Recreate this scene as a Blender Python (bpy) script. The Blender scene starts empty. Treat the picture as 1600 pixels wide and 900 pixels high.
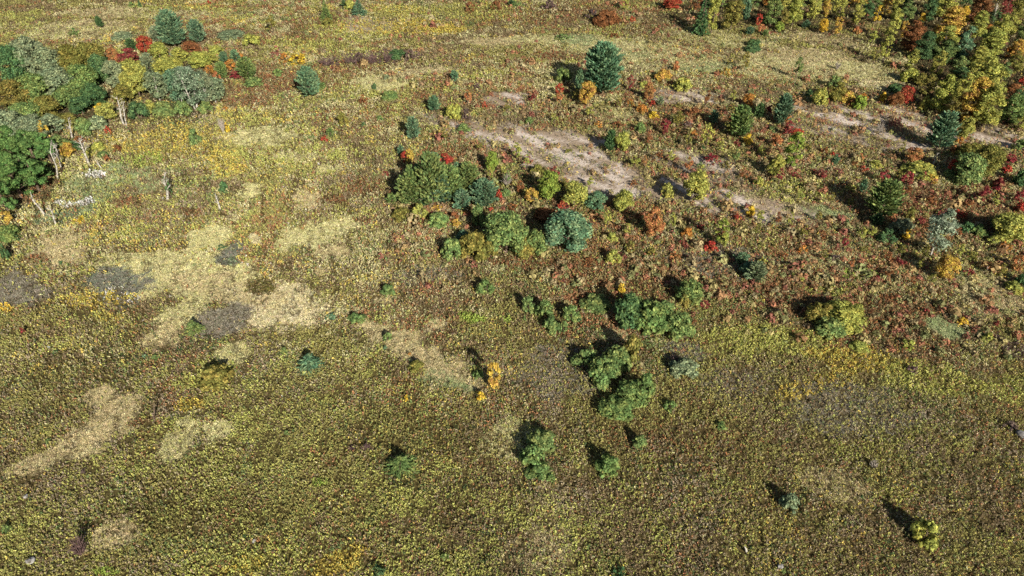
import bpy, math, random
import numpy as np
from mathutils import Vector

scene = bpy.context.scene
COL = scene.collection
random.seed(7)
RNG = np.random.default_rng(11)

# ------------------------------------------------------------------ camera
CAM_H, PITCH, FPX = 60.0, math.radians(37.0), 1081.0
cam_d = bpy.data.cameras.new("camera")
cam_d.sensor_width = 36.0
cam_d.lens = 36.0 * FPX / 1600.0
cam_d.clip_start, cam_d.clip_end = 0.5, 20000.0
cam = bpy.data.objects.new("camera", cam_d)
cam.location = (0, 0, CAM_H)
cam.rotation_euler = (math.radians(90) - PITCH, 0, 0)
COL.objects.link(cam)
scene.camera = cam

# ------------------------------------------------------------------ light
SUN_EL, SUN_AZ = math.radians(28.0), math.radians(24.0)     # sun behind the camera, 24 deg to its right
world = bpy.data.worlds.new("World")
scene.world = world
world.use_nodes = True
nt = world.node_tree
sky = nt.nodes.new("ShaderNodeTexSky")
sky.sky_type = 'NISHITA'
sky.sun_disc = False
sky.sun_elevation = SUN_EL
sky.sun_rotation = math.pi - SUN_AZ
bg = nt.nodes["Background"]
bg.inputs["Strength"].default_value = 0.05
nt.links.new(sky.outputs[0], bg.inputs[0])
sun_d = bpy.data.lights.new("sun", 'SUN')
sun_d.energy = 5.0
sun_d.angle = math.radians(0.5)
sun_d.color = (1.0, 0.95, 0.86)
sun = bpy.data.objects.new("sun", sun_d)
ldir = Vector((-math.sin(SUN_AZ) * math.cos(SUN_EL), math.cos(SUN_AZ) * math.cos(SUN_EL), -math.sin(SUN_EL)))
sun.rotation_euler = ldir.to_track_quat('-Z', 'Y').to_euler()
sun.location = (60, -60, 120)
COL.objects.link(sun)
scene.view_settings.view_transform = 'Standard'
scene.view_settings.look = 'None'
scene.view_settings.exposure = 0.68
scene.view_settings.gamma = 1.0
scene.render.engine = 'CYCLES'
scene.cycles.use_denoising = False
scene.cycles.max_bounces = 6
scene.cycles.diffuse_bounces = 3
scene.cycles.transmission_bounces = 3
scene.cycles.glossy_bounces = 1

# ------------------------------------------------------------------ helpers
CP, SP = math.cos(PITCH), math.sin(PITCH)

def ray(px, py):
    """direction of the photo's pixel in the place"""
    a, b = (px - 800.0) / FPX, (450.0 - py) / FPX
    return np.array([a, CP + b * SP, -SP + b * CP])

def at(px, py, z=0.0):
    """ground point (or point at height z) seen at a photo pixel"""
    d = ray(px, py)
    t = (z - CAM_H) / d[2]
    return np.array([d[0] * t, d[1] * t, z]), t

def to_photo(x, y):
    dz = -CAM_H
    depth = y * CP - dz * SP
    up = y * SP + dz * CP
    depth = np.maximum(depth, 1.0)
    return 800 + FPX * x / depth, 450 - FPX * up / depth

def lin(rgb):
    c = np.asarray(rgb, float) / 255.0
    return np.where(c <= 0.04045, c / 12.92, ((c + 0.055) / 1.055) ** 2.4)

def mute(c, k):
    """a colour drawn towards its own grey by k"""
    c = np.asarray(c, float)
    g = c @ np.array([0.3, 0.55, 0.15])
    return c + (np.expand_dims(g, -1) - c) * k

def vnoise(x, y, seed):
    """smooth value noise 0..1"""
    xi, yi = np.floor(x).astype(np.int64), np.floor(y).astype(np.int64)
    fx, fy = x - xi, y - yi
    fx, fy = fx * fx * (3 - 2 * fx), fy * fy * (3 - 2 * fy)
    def h(a, b):
        v = (a * 374761393 + b * 668265263 + seed * 974634757) & 0x7fffffff
        v = ((v ^ (v >> 13)) * 1274126177) & 0x7fffffff
        v = ((v ^ (v >> 16)) * 1103515245) & 0x7fffffff
        return (v % 100003) / 100003.0
    return ((h(xi, yi) * (1 - fx) + h(xi + 1, yi) * fx) * (1 - fy)
            + (h(xi, yi + 1) * (1 - fx) + h(xi + 1, yi + 1) * fx) * fy)

def fbm(x, y, s, seed, octv=3):
    v, a, tot = 0, 1.0, 0
    for i in range(octv):
        v = v + a * vnoise(x / s + 31.7 * i, y / s - 17.3 * i, seed + i)
        tot += a
        a *= 0.55
        s *= 0.5
    return v / tot

def sstep(a, b, x):
    t = np.clip((x - a) / (b - a), 0, 1)
    return t * t * (3 - 2 * t)

def mesh_from(name, V, F):
    """V (n,3); F (m,4) or (m,3) index array, quads/tris"""
    V, F = np.asarray(V, np.float32), np.asarray(F, np.int32)
    me = bpy.data.meshes.new(name)
    k = F.shape[1]
    me.vertices.add(len(V))
    me.vertices.foreach_set("co", V.ravel())
    me.loops.add(F.size)
    me.loops.foreach_set("vertex_index", F.ravel())
    me.polygons.add(len(F))
    me.polygons.foreach_set("loop_start", np.arange(0, F.size, k, dtype=np.int32))
    me.update(calc_edges=True)
    return me

def face_rnd(me, n, rng):
    at_ = me.attributes.new("rnd", 'FLOAT', 'FACE')
    at_.data.foreach_set("value", rng.random(n).astype(np.float32))

# ------------------------------------------------------------------ materials
def new_mat(name):
    m = bpy.data.materials.new(name)
    m.use_nodes = True
    m.node_tree.nodes.clear()
    return m, m.node_tree.nodes, m.node_tree.links

def leaf_shader(N, L, color, trans):
    d = N.new("ShaderNodeBsdfDiffuse")
    t = N.new("ShaderNodeBsdfTranslucent")
    mx = N.new("ShaderNodeMixShader")
    mx.inputs[0].default_value = trans
    o = N.new("ShaderNodeOutputMaterial")
    L.new(color, d.inputs[0]); L.new(color, t.inputs[0])
    L.new(d.outputs[0], mx.inputs[1]); L.new(t.outputs[0], mx.inputs[2])
    L.new(mx.outputs[0], o.inputs[0])

def mix_rgb(N, L, a, b, fac, mode='MIX'):
    m = N.new("ShaderNodeMix"); m.data_type = 'RGBA'; m.blend_type = mode
    for sock, v in ((m.inputs[0], fac), (m.inputs[6], a), (m.inputs[7], b)):
        if hasattr(v, "is_linked"): L.new(v, sock)
        else: sock.default_value = v
    return m.outputs[2]

def math_n(N, L, op, a, b=0.0, c=0.0):
    m = N.new("ShaderNodeMath"); m.operation = op
    for i, v in enumerate((a, b, c)):
        if hasattr(v, "is_linked"): L.new(v, m.inputs[i])
        else: m.inputs[i].default_value = v
    return m.outputs[0]

def foliage_material():
    """leaf colour comes from each crown's own object colour, a second leaf colour from its 'leaf_two' property"""
    m, N, L = new_mat("foliage")
    oi = N.new("ShaderNodeObjectInfo")
    a2 = N.new("ShaderNodeAttribute"); a2.attribute_type = 'OBJECT'; a2.attribute_name = "leaf_two"
    r = N.new("ShaderNodeAttribute"); r.attribute_name = "rnd"
    tc = N.new("ShaderNodeTexCoord")
    nz = N.new("ShaderNodeTexNoise"); nz.inputs["Scale"].default_value = 0.9; nz.inputs["Detail"].default_value = 3
    L.new(tc.outputs["Object"], nz.inputs["Vector"])
    f = math_n(N, L, 'ADD', math_n(N, L, 'MULTIPLY', nz.outputs[0], 1.7), math_n(N, L, 'MULTIPLY', r.outputs["Fac"], 0.55))
    mr = N.new("ShaderNodeMapRange"); mr.interpolation_type = 'SMOOTHSTEP'
    mr.inputs["From Min"].default_value = 0.95; mr.inputs["From Max"].default_value = 1.45
    L.new(f, mr.inputs["Value"])
    c = mix_rgb(N, L, oi.outputs["Color"], a2.outputs["Color"], mr.outputs[0])
    br = math_n(N, L, 'FRACT', math_n(N, L, 'MULTIPLY', r.outputs["Fac"], 17.31))
    br = math_n(N, L, 'MULTIPLY_ADD', math_n(N, L, 'POWER', br, 1.8), 1.25, 0.5)
    cm = N.new("ShaderNodeCombineColor")
    for i in range(3): L.new(br, cm.inputs[i])
    c = mix_rgb(N, L, c, cm.outputs[0], 1.0, 'MULTIPLY')
    leaf_shader(N, L, c, 0.28)
    return m

def bark_material(name, rgb, rgb2, scale):
    m, N, L = new_mat(name)
    tc = N.new("ShaderNodeTexCoord")
    mp = N.new("ShaderNodeMapping"); mp.inputs["Scale"].default_value = (1, 1, 3.0)
    L.new(tc.outputs["Object"], mp.inputs[0])
    nz = N.new("ShaderNodeTexNoise"); nz.inputs["Scale"].default_value = scale; nz.inputs["Detail"].default_value = 4
    L.new(mp.outputs[0], nz.inputs["Vector"])
    cr = N.new("ShaderNodeValToRGB")
    cr.color_ramp.elements[0].position = 0.38; cr.color_ramp.elements[0].color = (*lin(rgb2), 1)
    cr.color_ramp.elements[1].position = 0.6; cr.color_ramp.elements[1].color = (*lin(rgb), 1)
    L.new(nz.outputs[0], cr.inputs[0])
    d = N.new("ShaderNodeBsdfDiffuse"); o = N.new("ShaderNodeOutputMaterial")
    L.new(cr.outputs[0], d.inputs[0]); L.new(d.outputs[0], o.inputs[0])
    return m

def instancer_material(name, trans):
    """plants of the ground cover: colour of each plant carried by its own instance"""
    m, N, L = new_mat(name)
    a = N.new("ShaderNodeAttribute"); a.attribute_type = 'INSTANCER'; a.attribute_name = "plant_col"
    r = N.new("ShaderNodeAttribute"); r.attribute_name = "rnd"
    br = math_n(N, L, 'MULTIPLY_ADD', r.outputs["Fac"], 0.9, 0.6)
    cm = N.new("ShaderNodeCombineColor")
    for i in range(3): L.new(br, cm.inputs[i])
    c = mix_rgb(N, L, a.outputs["Color"], cm.outputs[0], 1.0, 'MULTIPLY')
    leaf_shader(N, L, c, trans)
    return m

def ground_material():
    m, N, L = new_mat("ground_soil")
    a = N.new("ShaderNodeAttribute"); a.attribute_name = "soil_col"
    tc = N.new("ShaderNodeTexCoord")
    n1 = N.new("ShaderNodeTexNoise"); n1.inputs["Scale"].default_value = 2.2; n1.inputs["Detail"].default_value = 6
    n1.inputs["Roughness"].default_value = 0.7
    L.new(tc.outputs["Object"], n1.inputs["Vector"])
    cr = N.new("ShaderNodeValToRGB")
    cr.color_ramp.elements[0].position = 0.3; cr.color_ramp.elements[0].color = (0.45, 0.42, 0.4, 1)
    cr.color_ramp.elements[1].position = 0.68; cr.color_ramp.elements[1].color = (1.35, 1.3, 1.2, 1)
    L.new(n1.outputs[0], cr.inputs[0])
    c = mix_rgb(N, L, a.outputs["Color"], cr.outputs[0], 1.0, 'MULTIPLY')
    d = N.new("ShaderNodeBsdfDiffuse"); o = N.new("ShaderNodeOutputMaterial")
    bp = N.new("ShaderNodeBump"); bp.inputs["Strength"].default_value = 0.7; bp.inputs["Distance"].default_value = 0.25
    L.new(n1.outputs[0], bp.inputs["Height"]); L.new(bp.outputs[0], d.inputs["Normal"])
    L.new(c, d.inputs[0]); L.new(d.outputs[0], o.inputs[0])
    return m

MAT_LEAF = foliage_material()
MAT_BARK = bark_material("bark_brown", (112, 96, 82), (70, 58, 48), 3.0)
MAT_PALE = bark_material("bark_pale", (186, 180, 166), (112, 104, 94), 2.2)
MAT_DEAD = bark_material("dead_wood", (172, 162, 148), (108, 98, 88), 2.5)
MAT_ROCK = bark_material("rock_grey", (158, 154, 148), (100, 96, 92), 1.6)

# ------------------------------------------------------------------ what grows where on the ground
# colours as they show in full sun
PAL = dict(olive=(150, 142, 66), ygreen=(170, 170, 68), brown=(134, 114, 76), mauve=(156, 138, 106), rust=(164, 112, 66),
           pale=(186, 176, 118), green=(112, 130, 68), yellow=(206, 180, 56), wine=(128, 70, 66), dgreen=(66, 84, 46), white=(206, 200, 180))
PK = list(PAL)
PC = mute(np.array([lin(PAL[k]) for k in PK]), 0.19) * 1.16
#                 olive ygrn brown mauve rust pale green yell wine dgrn white
REG = dict(field=[3.6, 2.1, 2.6, 1.7, .9, .75, 1.2, .5, .03, 1.0, .06],
           left =[2.4, 1.9, 2.0, 1.0, .8, 1.9, .9, 1.0, .01, .3, .16],
           right=[2.4, 1.2, 3.2, .8, 2.2, 1.6, 1.0, .6, .15, .8, .03],
           top  =[2.6, 1.7, 2.2, .6, 1.5, 2.0, 1.0, 1.0, .04, .4, .06],
           lowr =[3.2, 2.0, 2.7, 1.9, .9, .7, 1.4, .6, .04, 1.5, .08])

# patches in the photo: centre x, y, half sizes, tilt (deg), strength, what grows there
P = dict(cream=[(218, 208, 146), (208, 200, 132), (194, 186, 114)],
         tan=[(214, 196, 142), (202, 184, 128), (190, 174, 114)],
         bright=[(226, 212, 166), (216, 200, 146), (206, 194, 134)],
         sand=[(220, 204, 190)], grey=[(138, 134, 112), (118, 128, 104), (152, 146, 126)],
         gbrown=[(152, 142, 116), (134, 126, 98), (160, 150, 128)], blue=[(130, 150, 104), (110, 138, 100), (150, 160, 116)],
         rust=[(166, 108, 62), (150, 98, 62), (150, 124, 76), (128, 104, 70), (140, 130, 74), (150, 136, 90)], yellow=[(214, 190, 62), (190, 180, 70), (198, 168, 50)],
         lemon=[(206, 200, 96), (186, 184, 70), (160, 164, 70)], lime=[(150, 176, 50), (164, 180, 64)],
         gold=[(236, 196, 22), (226, 184, 30)], purple=[(116, 92, 92), (130, 100, 90), (96, 80, 74)],
         white=[(232, 228, 220), (210, 204, 192), (170, 168, 140)], wine=[(152, 88, 66), (136, 94, 66), (160, 116, 70), (144, 128, 72)],
         shade_litter=[(104, 90, 62), (88, 80, 54), (116, 96, 60), (80, 84, 50)],  # leaf litter, with the deep shade between trees put into its colour
         dull=[(118, 112, 52), (100, 98, 50), (130, 110, 62)], pgreen=[(166, 176, 112), (150, 164, 104), (180, 184, 124)])
PATCH = [
 (520,122,84,20,0,.45,'rust'),(600,104,60,12,0,.45,'rust'),(820,24,90,16,0,.5,'rust'),(690,150,90,18,0,.35,'rust'),(560,185,90,22,0,.3,'rust'),(450,60,70,14,0,.4,'rust'),(980,45,70,14,0,.4,'rust'),(1080,75,40,8,0,.4,'rust'),(330,60,40,10,0,.3,'rust'),
 (1545,100,110,105,-8,.9,'shade_litter'),(1470,110,40,60,0,.8,'shade_litter'),(1440,40,60,40,0,.75,'shade_litter'),(1230,18,190,30,0,.75,'shade_litter'),(60,150,110,60,0,.85,'shade_litter'),(25,270,60,60,-30,.85,'shade_litter'),(265,140,90,50,0,.6,'shade_litter'),  # darkened floor of woods and grove: litter plus painted shade
 (415,216,60,16,0,.95,'cream'),(455,242,28,8,0,.6,'cream'),(388,300,26,11,-15,.85,'cream'),(480,310,22,11,10,.8,'tan'),
 (510,264,22,7,-8,.8,'cream'),(500,364,76,20,-12,.9,'cream'),(525,393,30,12,-8,.9,'tan'),(450,378,34,11,-12,.6,'cream'),
 (300,425,115,42,8,.85,'cream'),(325,372,40,20,-15,.9,'cream'),(396,372,12,9,0,.9,'bright'),(430,478,82,34,8,.95,'bright'),
 (340,452,80,22,6,.7,'tan'),(278,492,48,28,-30,.85,'cream'),(250,525,36,20,-30,.7,'tan'),(365,553,26,15,-15,.9,'cream'),(500,425,9,6,0,.8,'tan'),
 (602,469,20,6,0,.8,'tan'),(588,520,34,16,25,.9,'tan'),(640,547,66,30,30,.92,'tan'),(700,580,62,27,20,.9,'tan'),(695,595,46,14,15,.5,'pgreen'),
 (681,509,15,10,-10,.8,'tan'),(157,620,24,15,-10,.9,'tan'),(185,652,42,28,-30,.85,'tan'),(135,692,72,24,-25,.85,'tan'),(55,728,56,17,-12,.8,'tan'),
 (344,673,27,18,0,.85,'cream'),(280,695,46,24,-50,.8,'cream'),(178,838,44,22,-30,.75,'tan'),(800,682,44,30,-15,.5,'cream'),(860,805,34,58,0,.22,'tan'),
 (838,872,66,34,0,.25,'tan'),(100,372,46,14,-5,.8,'tan'),(92,398,64,20,-8,.8,'tan'),(200,420,60,24,0,.6,'cream'),(235,455,30,18,0,.8,'cream'),
 (28,450,46,32,0,.85,'gbrown'),(182,446,50,27,6,.95,'grey'),(190,462,34,10,5,.6,'white'),(346,500,40,21,-18,.9,'gbrown'),(360,404,19,12,0,.9,'grey'),
 (408,447,20,12,0,.8,'dull'),(374,384,14,8,0,.8,'grey'),
 (175,20,70,9,0,.8,'tan'),(145,38,66,9,0,.7,'tan'),(340,23,52,8,0,.5,'cream'),(100,50,90,14,0,.6,'cream'),(790,66,62,9,0,.9,'tan'),(850,62,60,8,0,.8,'cream'),
 (950,72,60,9,0,.7,'tan'),(1010,84,150,24,4,.7,'cream'),(1260,92,92,20,6,.85,'tan'),(1340,112,56,14,8,.8,'cream'),(1220,110,90,18,6,.6,'cream'),
 (590,130,42,14,0,.85,'cream'),(655,112,46,8,-4,.8,'tan'),(960,178,44,14,0,.6,'cream'),(1380,135,40,10,10,.75,'bright'),(620,15,60,8,0,.4,'yellow'),
 (1120,60,80,14,6,.5,'cream'),(1290,62,60,12,8,.6,'tan'),(700,20,120,14,0,.4,'lemon'),
 (430,122,66,22,0,.7,'rust'),(380,150,60,22,0,.6,'rust'),(960,425,110,24,0,.6,'rust'),(1010,450,90,22,5,.6,'rust'),(1250,472,70,28,15,.7,'rust'),
 (1400,492,66,28,10,.8,'rust'),(1480,320,90,36,10,.55,'wine'),(1530,330,60,30,0,.6,'rust'),(1270,385,70,24,0,.4,'rust'),(873,90,42,8,0,.8,'rust'),
 (500,34,70,12,-4,.6,'rust'),(192,317,22,8,0,.9,'rust'),(296,332,24,7,0,.8,'rust'),(572,292,40,18,0,.6,'rust'),(522,312,22,8,0,.8,'rust'),(60,405,26,8,0,.8,'rust'),
 (215,660,22,5,-12,.8,'rust'),(1100,200,120,34,5,.4,'rust'),(1440,540,60,16,8,.4,'rust'),(1100,430,90,26,8,.4,'rust'),(660,148,14,8,0,.8,'rust'),(250,120,30,10,0,.3,'rust'),
 (570,345,14,8,0,.8,'rust'),(720,240,50,14,0,.5,'rust'),(870,410,100,14,2,.6,'rust'),(720,385,30,16,0,.5,'rust'),
 (1110,340,70,22,5,.35,'wine'),(1130,405,90,30,5,.5,'gbrown'),(1300,400,80,30,0,.5,'cream'),(1240,320,80,24,5,.5,'tan'),(1350,428,44,10,0,.7,'lime'),(1240,300,50,20,0,.5,'lemon'),
 (1000,85,30,6,0,.4,'pgreen'),(740,496,20,9,0,.95,'lime'),(793,500,7,6,0,.9,'lime'),(1230,532,74,24,8,.7,'lemon'),(1160,535,56,26,10,.65,'lemon'),(1335,562,64,18,5,.6,'yellow'),
 (1450,595,84,24,8,.6,'lemon'),(1580,612,40,26,0,.6,'lemon'),(1245,612,34,12,-10,.8,'yellow'),(1300,590,40,14,0,.4,'yellow'),(145,468,80,12,-5,.6,'yellow'),(350,255,40,20,0,.5,'yellow'),
 (165,495,26,10,0,.5,'yellow'),(12,482,16,6,0,.8,'gold'),(560,46,64,16,0,.6,'lemon'),(620,42,80,14,0,.6,'yellow'),(690,44,34,7,0,.9,'yellow'),(535,880,44,18,-20,.8,'yellow'),
 (386,882,32,12,-15,.8,'yellow'),(165,892,26,10,0,.8,'lime'),(322,590,44,22,0,.7,'lemon'),(300,632,30,10,0,.7,'yellow'),(500,755,16,9,0,.7,'lime'),(420,870,60,30,0,.5,'lemon'),
 (580,90,90,10,-2,.4,'purple'),(100,335,60,16,-12,.6,'blue'),(150,292,70,30,-30,.6,'pgreen'),(60,300,36,12,-35,.6,'rust'),(150,273,14,5,0,.95,'white'),(130,318,20,5,-15,.7,'white'),
 (100,320,20,10,0,.6,'white'),(130,317,9,4,0,.95,'white'),(92,358,50,8,-8,.7,'cream'),(220,268,20,10,0,.6,'pgreen'),(230,285,40,14,0,.5,'pgreen'),(900,62,28,8,5,.7,'pgreen'),
 (1480,512,28,12,22,.9,'pgreen'),(1300,335,44,10,10,.8,'pgreen'),(1110,104,50,8,0,.4,'pgreen'),(1340,640,110,40,5,.4,'gbrown'),(1150,600,60,30,0,.3,'gbrown'),(880,580,60,40,0,.4,'gbrown'),
 (700,800,60,30,0,.3,'dull'),(300,800,120,40,0,.35,'dull'),(640,680,120,40,0,.3,'dull'),(100,580,80,30,0,.3,'dull'),(660,430,60,20,0,.4,'gbrown'),(1060,560,40,26,0,.5,'gbrown'),
 (1060,690,120,30,0,.3,'rust'),(1310,760,60,26,20,.35,'tan'),(1400,775,40,20,0,.35,'lemon'),(960,522,30,10,10,.7,'tan'),(1005,575,8,20,0,.6,'tan'),(1560,470,60,30,15,.6,'tan'),
 (1290,455,40,10,5,.5,'lemon'),(1470,430,80,20,10,.4,'cream'),(1585,545,40,10,20,.5,'purple'),
 (930,18,80,14,0,.5,'rust'),(230,20,60,8,0,.4,'cream'),(470,70,60,12,0,.4,'lemon'),(760,118,60,12,0,.4,'lemon'),(900,185,60,16,0,.4,'rust'),(250,225,90,26,0,.35,'yellow'),(230,250,40,12,0,.4,'lime'),
]
# bare sandy strips: point x, y, half height, strength
SAND = [[(655,183,6,.25),(700,192,8,.4),(745,206,12,.8),(800,216,18,1),(860,234,22,1),(905,255,22,1),(950,272,19,.9),(1000,287,15,.8),(1060,300,13,.65),(1130,315,12,.6),(1200,330,12,.65),(1260,339,10,.6)],
        [(775,157,9,.7),(808,157,8,.75)],
        [(1035,148,8,.5),(1080,149,9,.8),(1122,156,7,.6)],
        [(1030,243,10,.4),(1075,250,13,.5),(1120,268,12,.4),(1160,290,10,.3)],
        [(1240,178,14,.4),(1320,187,22,.6),(1390,197,23,.65),(1450,208,20,.65),(1510,212,10,.6),(1560,214,10,.9),(1610,224,12,.8)],
        [(560,38,10,.4),(600,40,6,.4)]]

def sand_mask(px, py, x, y):
    wob = (fbm(x, y, 5.0, 77) - 0.5) * 1.1
    out = np.zeros_like(px)
    for line in SAND:
        for (x0, y0, h0, s0), (x1, y1, h1, s1) in zip(line, line[1:]):
            t = np.clip(((px - x0) * (x1 - x0) + (py - y0) * (y1 - y0)) / ((x1 - x0) ** 2 + (y1 - y0) ** 2), 0, 1)
            dx, dy = px - (x0 + t * (x1 - x0)), py - (y0 + t * (y1 - y0))
            h = h0 + t * (h1 - h0)
            r = np.hypot(dx / 1.6, dy) / (h * 1.6) + wob * 1.2
            out = np.maximum(out, (s0 + t * (s1 - s0)) * (1 - sstep(0.55, 1.15, r)))
    # plough lines running along the strip
    st = fbm(x * 0.75 + y * 0.66, (y * 0.75 - x * 0.66) * 0.16, 1.5, 91, 2)
    return np.clip(out * (0.62 + 0.75 * sstep(0.3, 0.6, st)) * (0.75 + 0.5 * sstep(.3, .6, fbm(x, y, 2.0, 93, 2))), 0, 1)

def patch_masks(px, py, x, y):
    w1 = (fbm(x, y, 7.0, 51) - 0.5) * 1.0
    w2 = (fbm(x, y, 1.6, 57) - 0.5) * 1.0
    for (cx, cy, rx, ry, tilt, s, key) in PATCH:
        c, sn = math.cos(math.radians(tilt)), math.sin(math.radians(tilt))
        dx, dy = px - cx, py - cy
        r = np.hypot((dx * c + dy * sn) / rx, (-dx * sn + dy * c) / ry) + w1 + w2
        yield key, min(1, s * 1.14) * 0.97 * (1 - sstep(0.72, 1.16, r))

def region_weights(px, py):
    f = sstep(470, 590, py + 0.12 * (800 - px))
    tp = 1 - sstep(70, 200, py)
    rt = sstep(560, 760, px + 0.4 * (py - 300))
    lr = f * sstep(900, 1250, px)
    w = {'field': f - lr, 'lowr': lr, 'top': (1 - f) * tp, 'right': (1 - f) * (1 - tp) * rt, 'left': (1 - f) * (1 - tp) * (1 - rt)}
    return sum(np.outer(w[k], np.array(REG[k])) for k in w)

def ground_colours(x, y, rng):
    """for every point: plant colour, patch key index (-1: mixed weeds), sand amount"""
    px, py = to_photo(x, y)
    W = region_weights(px, py)
    for k in range(len(PK)):
        n = 0.5 * fbm(x, y, 14.0, 100 + k * 7, 3) + 0.5 * fbm(x, y, 2.4, 200 + k * 7, 2)
        W[:, k] *= np.exp(5.5 * (n - 0.5))
    g = -np.log(-np.log(rng.random(W.shape) * 0.9998 + 1e-4))
    temp = np.clip(0.62 - (np.hypot(y, CAM_H) - 90) * 0.0034, 0.2, 0.55)
    pick = np.argmax(np.log(W + 1e-9) + temp[:, None] * g, axis=1)
    col = PC[pick].copy()
    pal = (W / W.sum(1, keepdims=True)) @ PC
    kind = np.full(len(x), -1)
    keys = list(P)
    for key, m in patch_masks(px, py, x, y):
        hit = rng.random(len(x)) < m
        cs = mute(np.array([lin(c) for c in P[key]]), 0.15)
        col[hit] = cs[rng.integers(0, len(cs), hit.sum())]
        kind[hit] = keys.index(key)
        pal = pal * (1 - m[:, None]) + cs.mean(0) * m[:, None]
    return col, pal, kind, sand_mask(px, py, x, y), px, py

# ------------------------------------------------------------------ ground
def build_ground():
    xs = np.concatenate([[-6000, -2500, -1000, -500, -320], np.arange(-230, 230.1, 0.9), [320, 500, 1000, 2500, 6000]])
    ys = np.concatenate([[-6000, -1500, -300, -40, 8], np.arange(22, 270.1, 0.9), [320, 420, 700, 1500, 3000, 6000]])
    X, Y = np.meshgrid(xs, ys)
    x, y = X.ravel(), Y.ravel()
    nx, ny = len(xs), len(ys)
    near = (np.abs(x) < 231) & (y > 20) & (y < 271)
    z = -0.02 - 0.16 * fbm(x, y, 6.0, 5) * near
    V = np.stack([x, y, z], 1)
    i = np.arange(nx * ny).reshape(ny, nx)
    F = np.stack([i[:-1, :-1], i[:-1, 1:], i[1:, 1:], i[1:, :-1]], -1).reshape(-1, 4)
    me = mesh_from("ground", V, F)
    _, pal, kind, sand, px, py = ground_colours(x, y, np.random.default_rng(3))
    thatch = lin((120, 98, 66))
    c = 0.5 * pal * 0.42 + 0.5 * thatch * 0.3
    kk = fbm(x, y, 3.0, 17)
    st = fbm(x * 0.75 + y * 0.66, (y * 0.75 - x * 0.66) * 0.12, 1.3, 191, 2)
    kk = 0.35 * kk + 0.65 * st
    sc = lin((208, 196, 186)) * sstep(.45, .6, kk)[:, None] + lin((158, 142, 124)) * (1 - sstep(.45, .6, kk))[:, None]
    c = c * (1 - sand[:, None]) + sc * sand[:, None]
    a = me.attributes.new("soil_col", 'FLOAT_COLOR', 'POINT')
    a.data.foreach_set("color", np.concatenate([c, np.ones((len(c), 1))], 1).astype(np.float32).ravel())
    me.materials.append(ground_material())
    me.polygons.foreach_set("use_smooth", np.ones(len(F), bool))
    o = bpy.data.objects.new("ground", me)
    o["kind"] = "structure"
    o["label"] = "gently uneven meadow soil with bare sandy strips"
    COL.objects.link(o)

build_ground()

# ------------------------------------------------------------------ ground cover (uncountable: geometry-node scatter)
def quads(C, U, Vv):
    """leaf quads: centres, half-length vectors, half-width vectors -> verts, faces (rhombus)"""
    n = len(C)
    V = np.stack([C - U, C + Vv - U * 0.1, C + U, C - Vv - U * 0.1], 1).reshape(-1, 3)
    return V, np.arange(4 * n).reshape(n, 4)

def rand_unit(n, rng):
    v = rng.normal(size=(n, 3))
    return v / np.linalg.norm(v, axis=1, keepdims=True)

def leaf_frame(nrm, rng):
    """two tangent unit vectors of each normal, randomly turned"""
    a = rand_unit(len(nrm), rng)
    u = np.cross(nrm, a); u /= np.linalg.norm(u, axis=1, keepdims=True) + 1e-9
    return u, np.cross(nrm, u)

def proto_mesh(name, V, F, mat, seed):
    me = mesh_from(name, V, F)
    face_rnd(me, len(F), np.random.default_rng(seed))
    me.materials.append(mat)
    return me

MAT_WEED = instancer_material("weed_leaves", 0.22)
MAT_GRASS = instancer_material("dry_grass_blades", 0.3)

def weed_proto(i):
    rng = np.random.default_rng(500 + i)
    n = 10
    h = rng.uniform(0.08, 0.36, n)
    r = 0.03 + 0.09 * rng.random(n)
    t = rng.random(n) * 6.283
    C = np.stack([r * np.cos(t), r * np.sin(t), h], 1)
    nrm = rand_unit(n, rng) * 0.8 + np.array([0, 0, 0.75]) + C * np.array([2.2, 2.2, 0])
    nrm /= np.linalg.norm(nrm, axis=1, keepdims=True)
    u, v = leaf_frame(nrm, rng)
    s = rng.uniform(0.055, 0.1, n)[:, None]
    return proto_mesh("weed_clump", *quads(C, u * s, v * s * 0.62), MAT_WEED, i)

def grass_proto(i):
    rng = np.random.default_rng(600 + i)
    n = 15
    t = rng.random(n) * 6.283
    b = np.stack([0.12 * rng.normal(size=n), 0.12 * rng.normal(size=n), np.zeros(n)], 1)
    lean = np.stack([np.cos(t), np.sin(t), rng.uniform(0.15, 0.8, n)], 1)
    lean /= np.linalg.norm(lean, axis=1, keepdims=True)
    ln = rng.uniform(0.12, 0.26, n)[:, None]
    side = np.stack([-np.sin(t), np.cos(t), np.zeros(n)], 1)
    C = b + lean * ln * 0.5
    return proto_mesh("grass_tuft", *quads(C, lean * ln * 0.5, side * 0.03), MAT_GRASS, i)

def scrub_proto(i):
    rng = np.random.default_rng(700 + i)
    n = 34
    d = rand_unit(n, rng); d[:, 2] = np.abs(d[:, 2])
    C = d * np.array([0.5, 0.5, 0.55]) * rng.uniform(0.65, 1.1, n)[:, None] + np.array([0, 0, 0.1])
    nrm = d + 0.6 * rand_unit(n, rng)
    nrm /= np.linalg.norm(nrm, axis=1, keepdims=True)
    u, v = leaf_frame(nrm, rng)
    s = rng.uniform(0.12, 0.2, n)[:, None]
    return proto_mesh("scrub_clump", *quads(C, u * s, v * s * 0.65), MAT_WEED, i)

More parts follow.
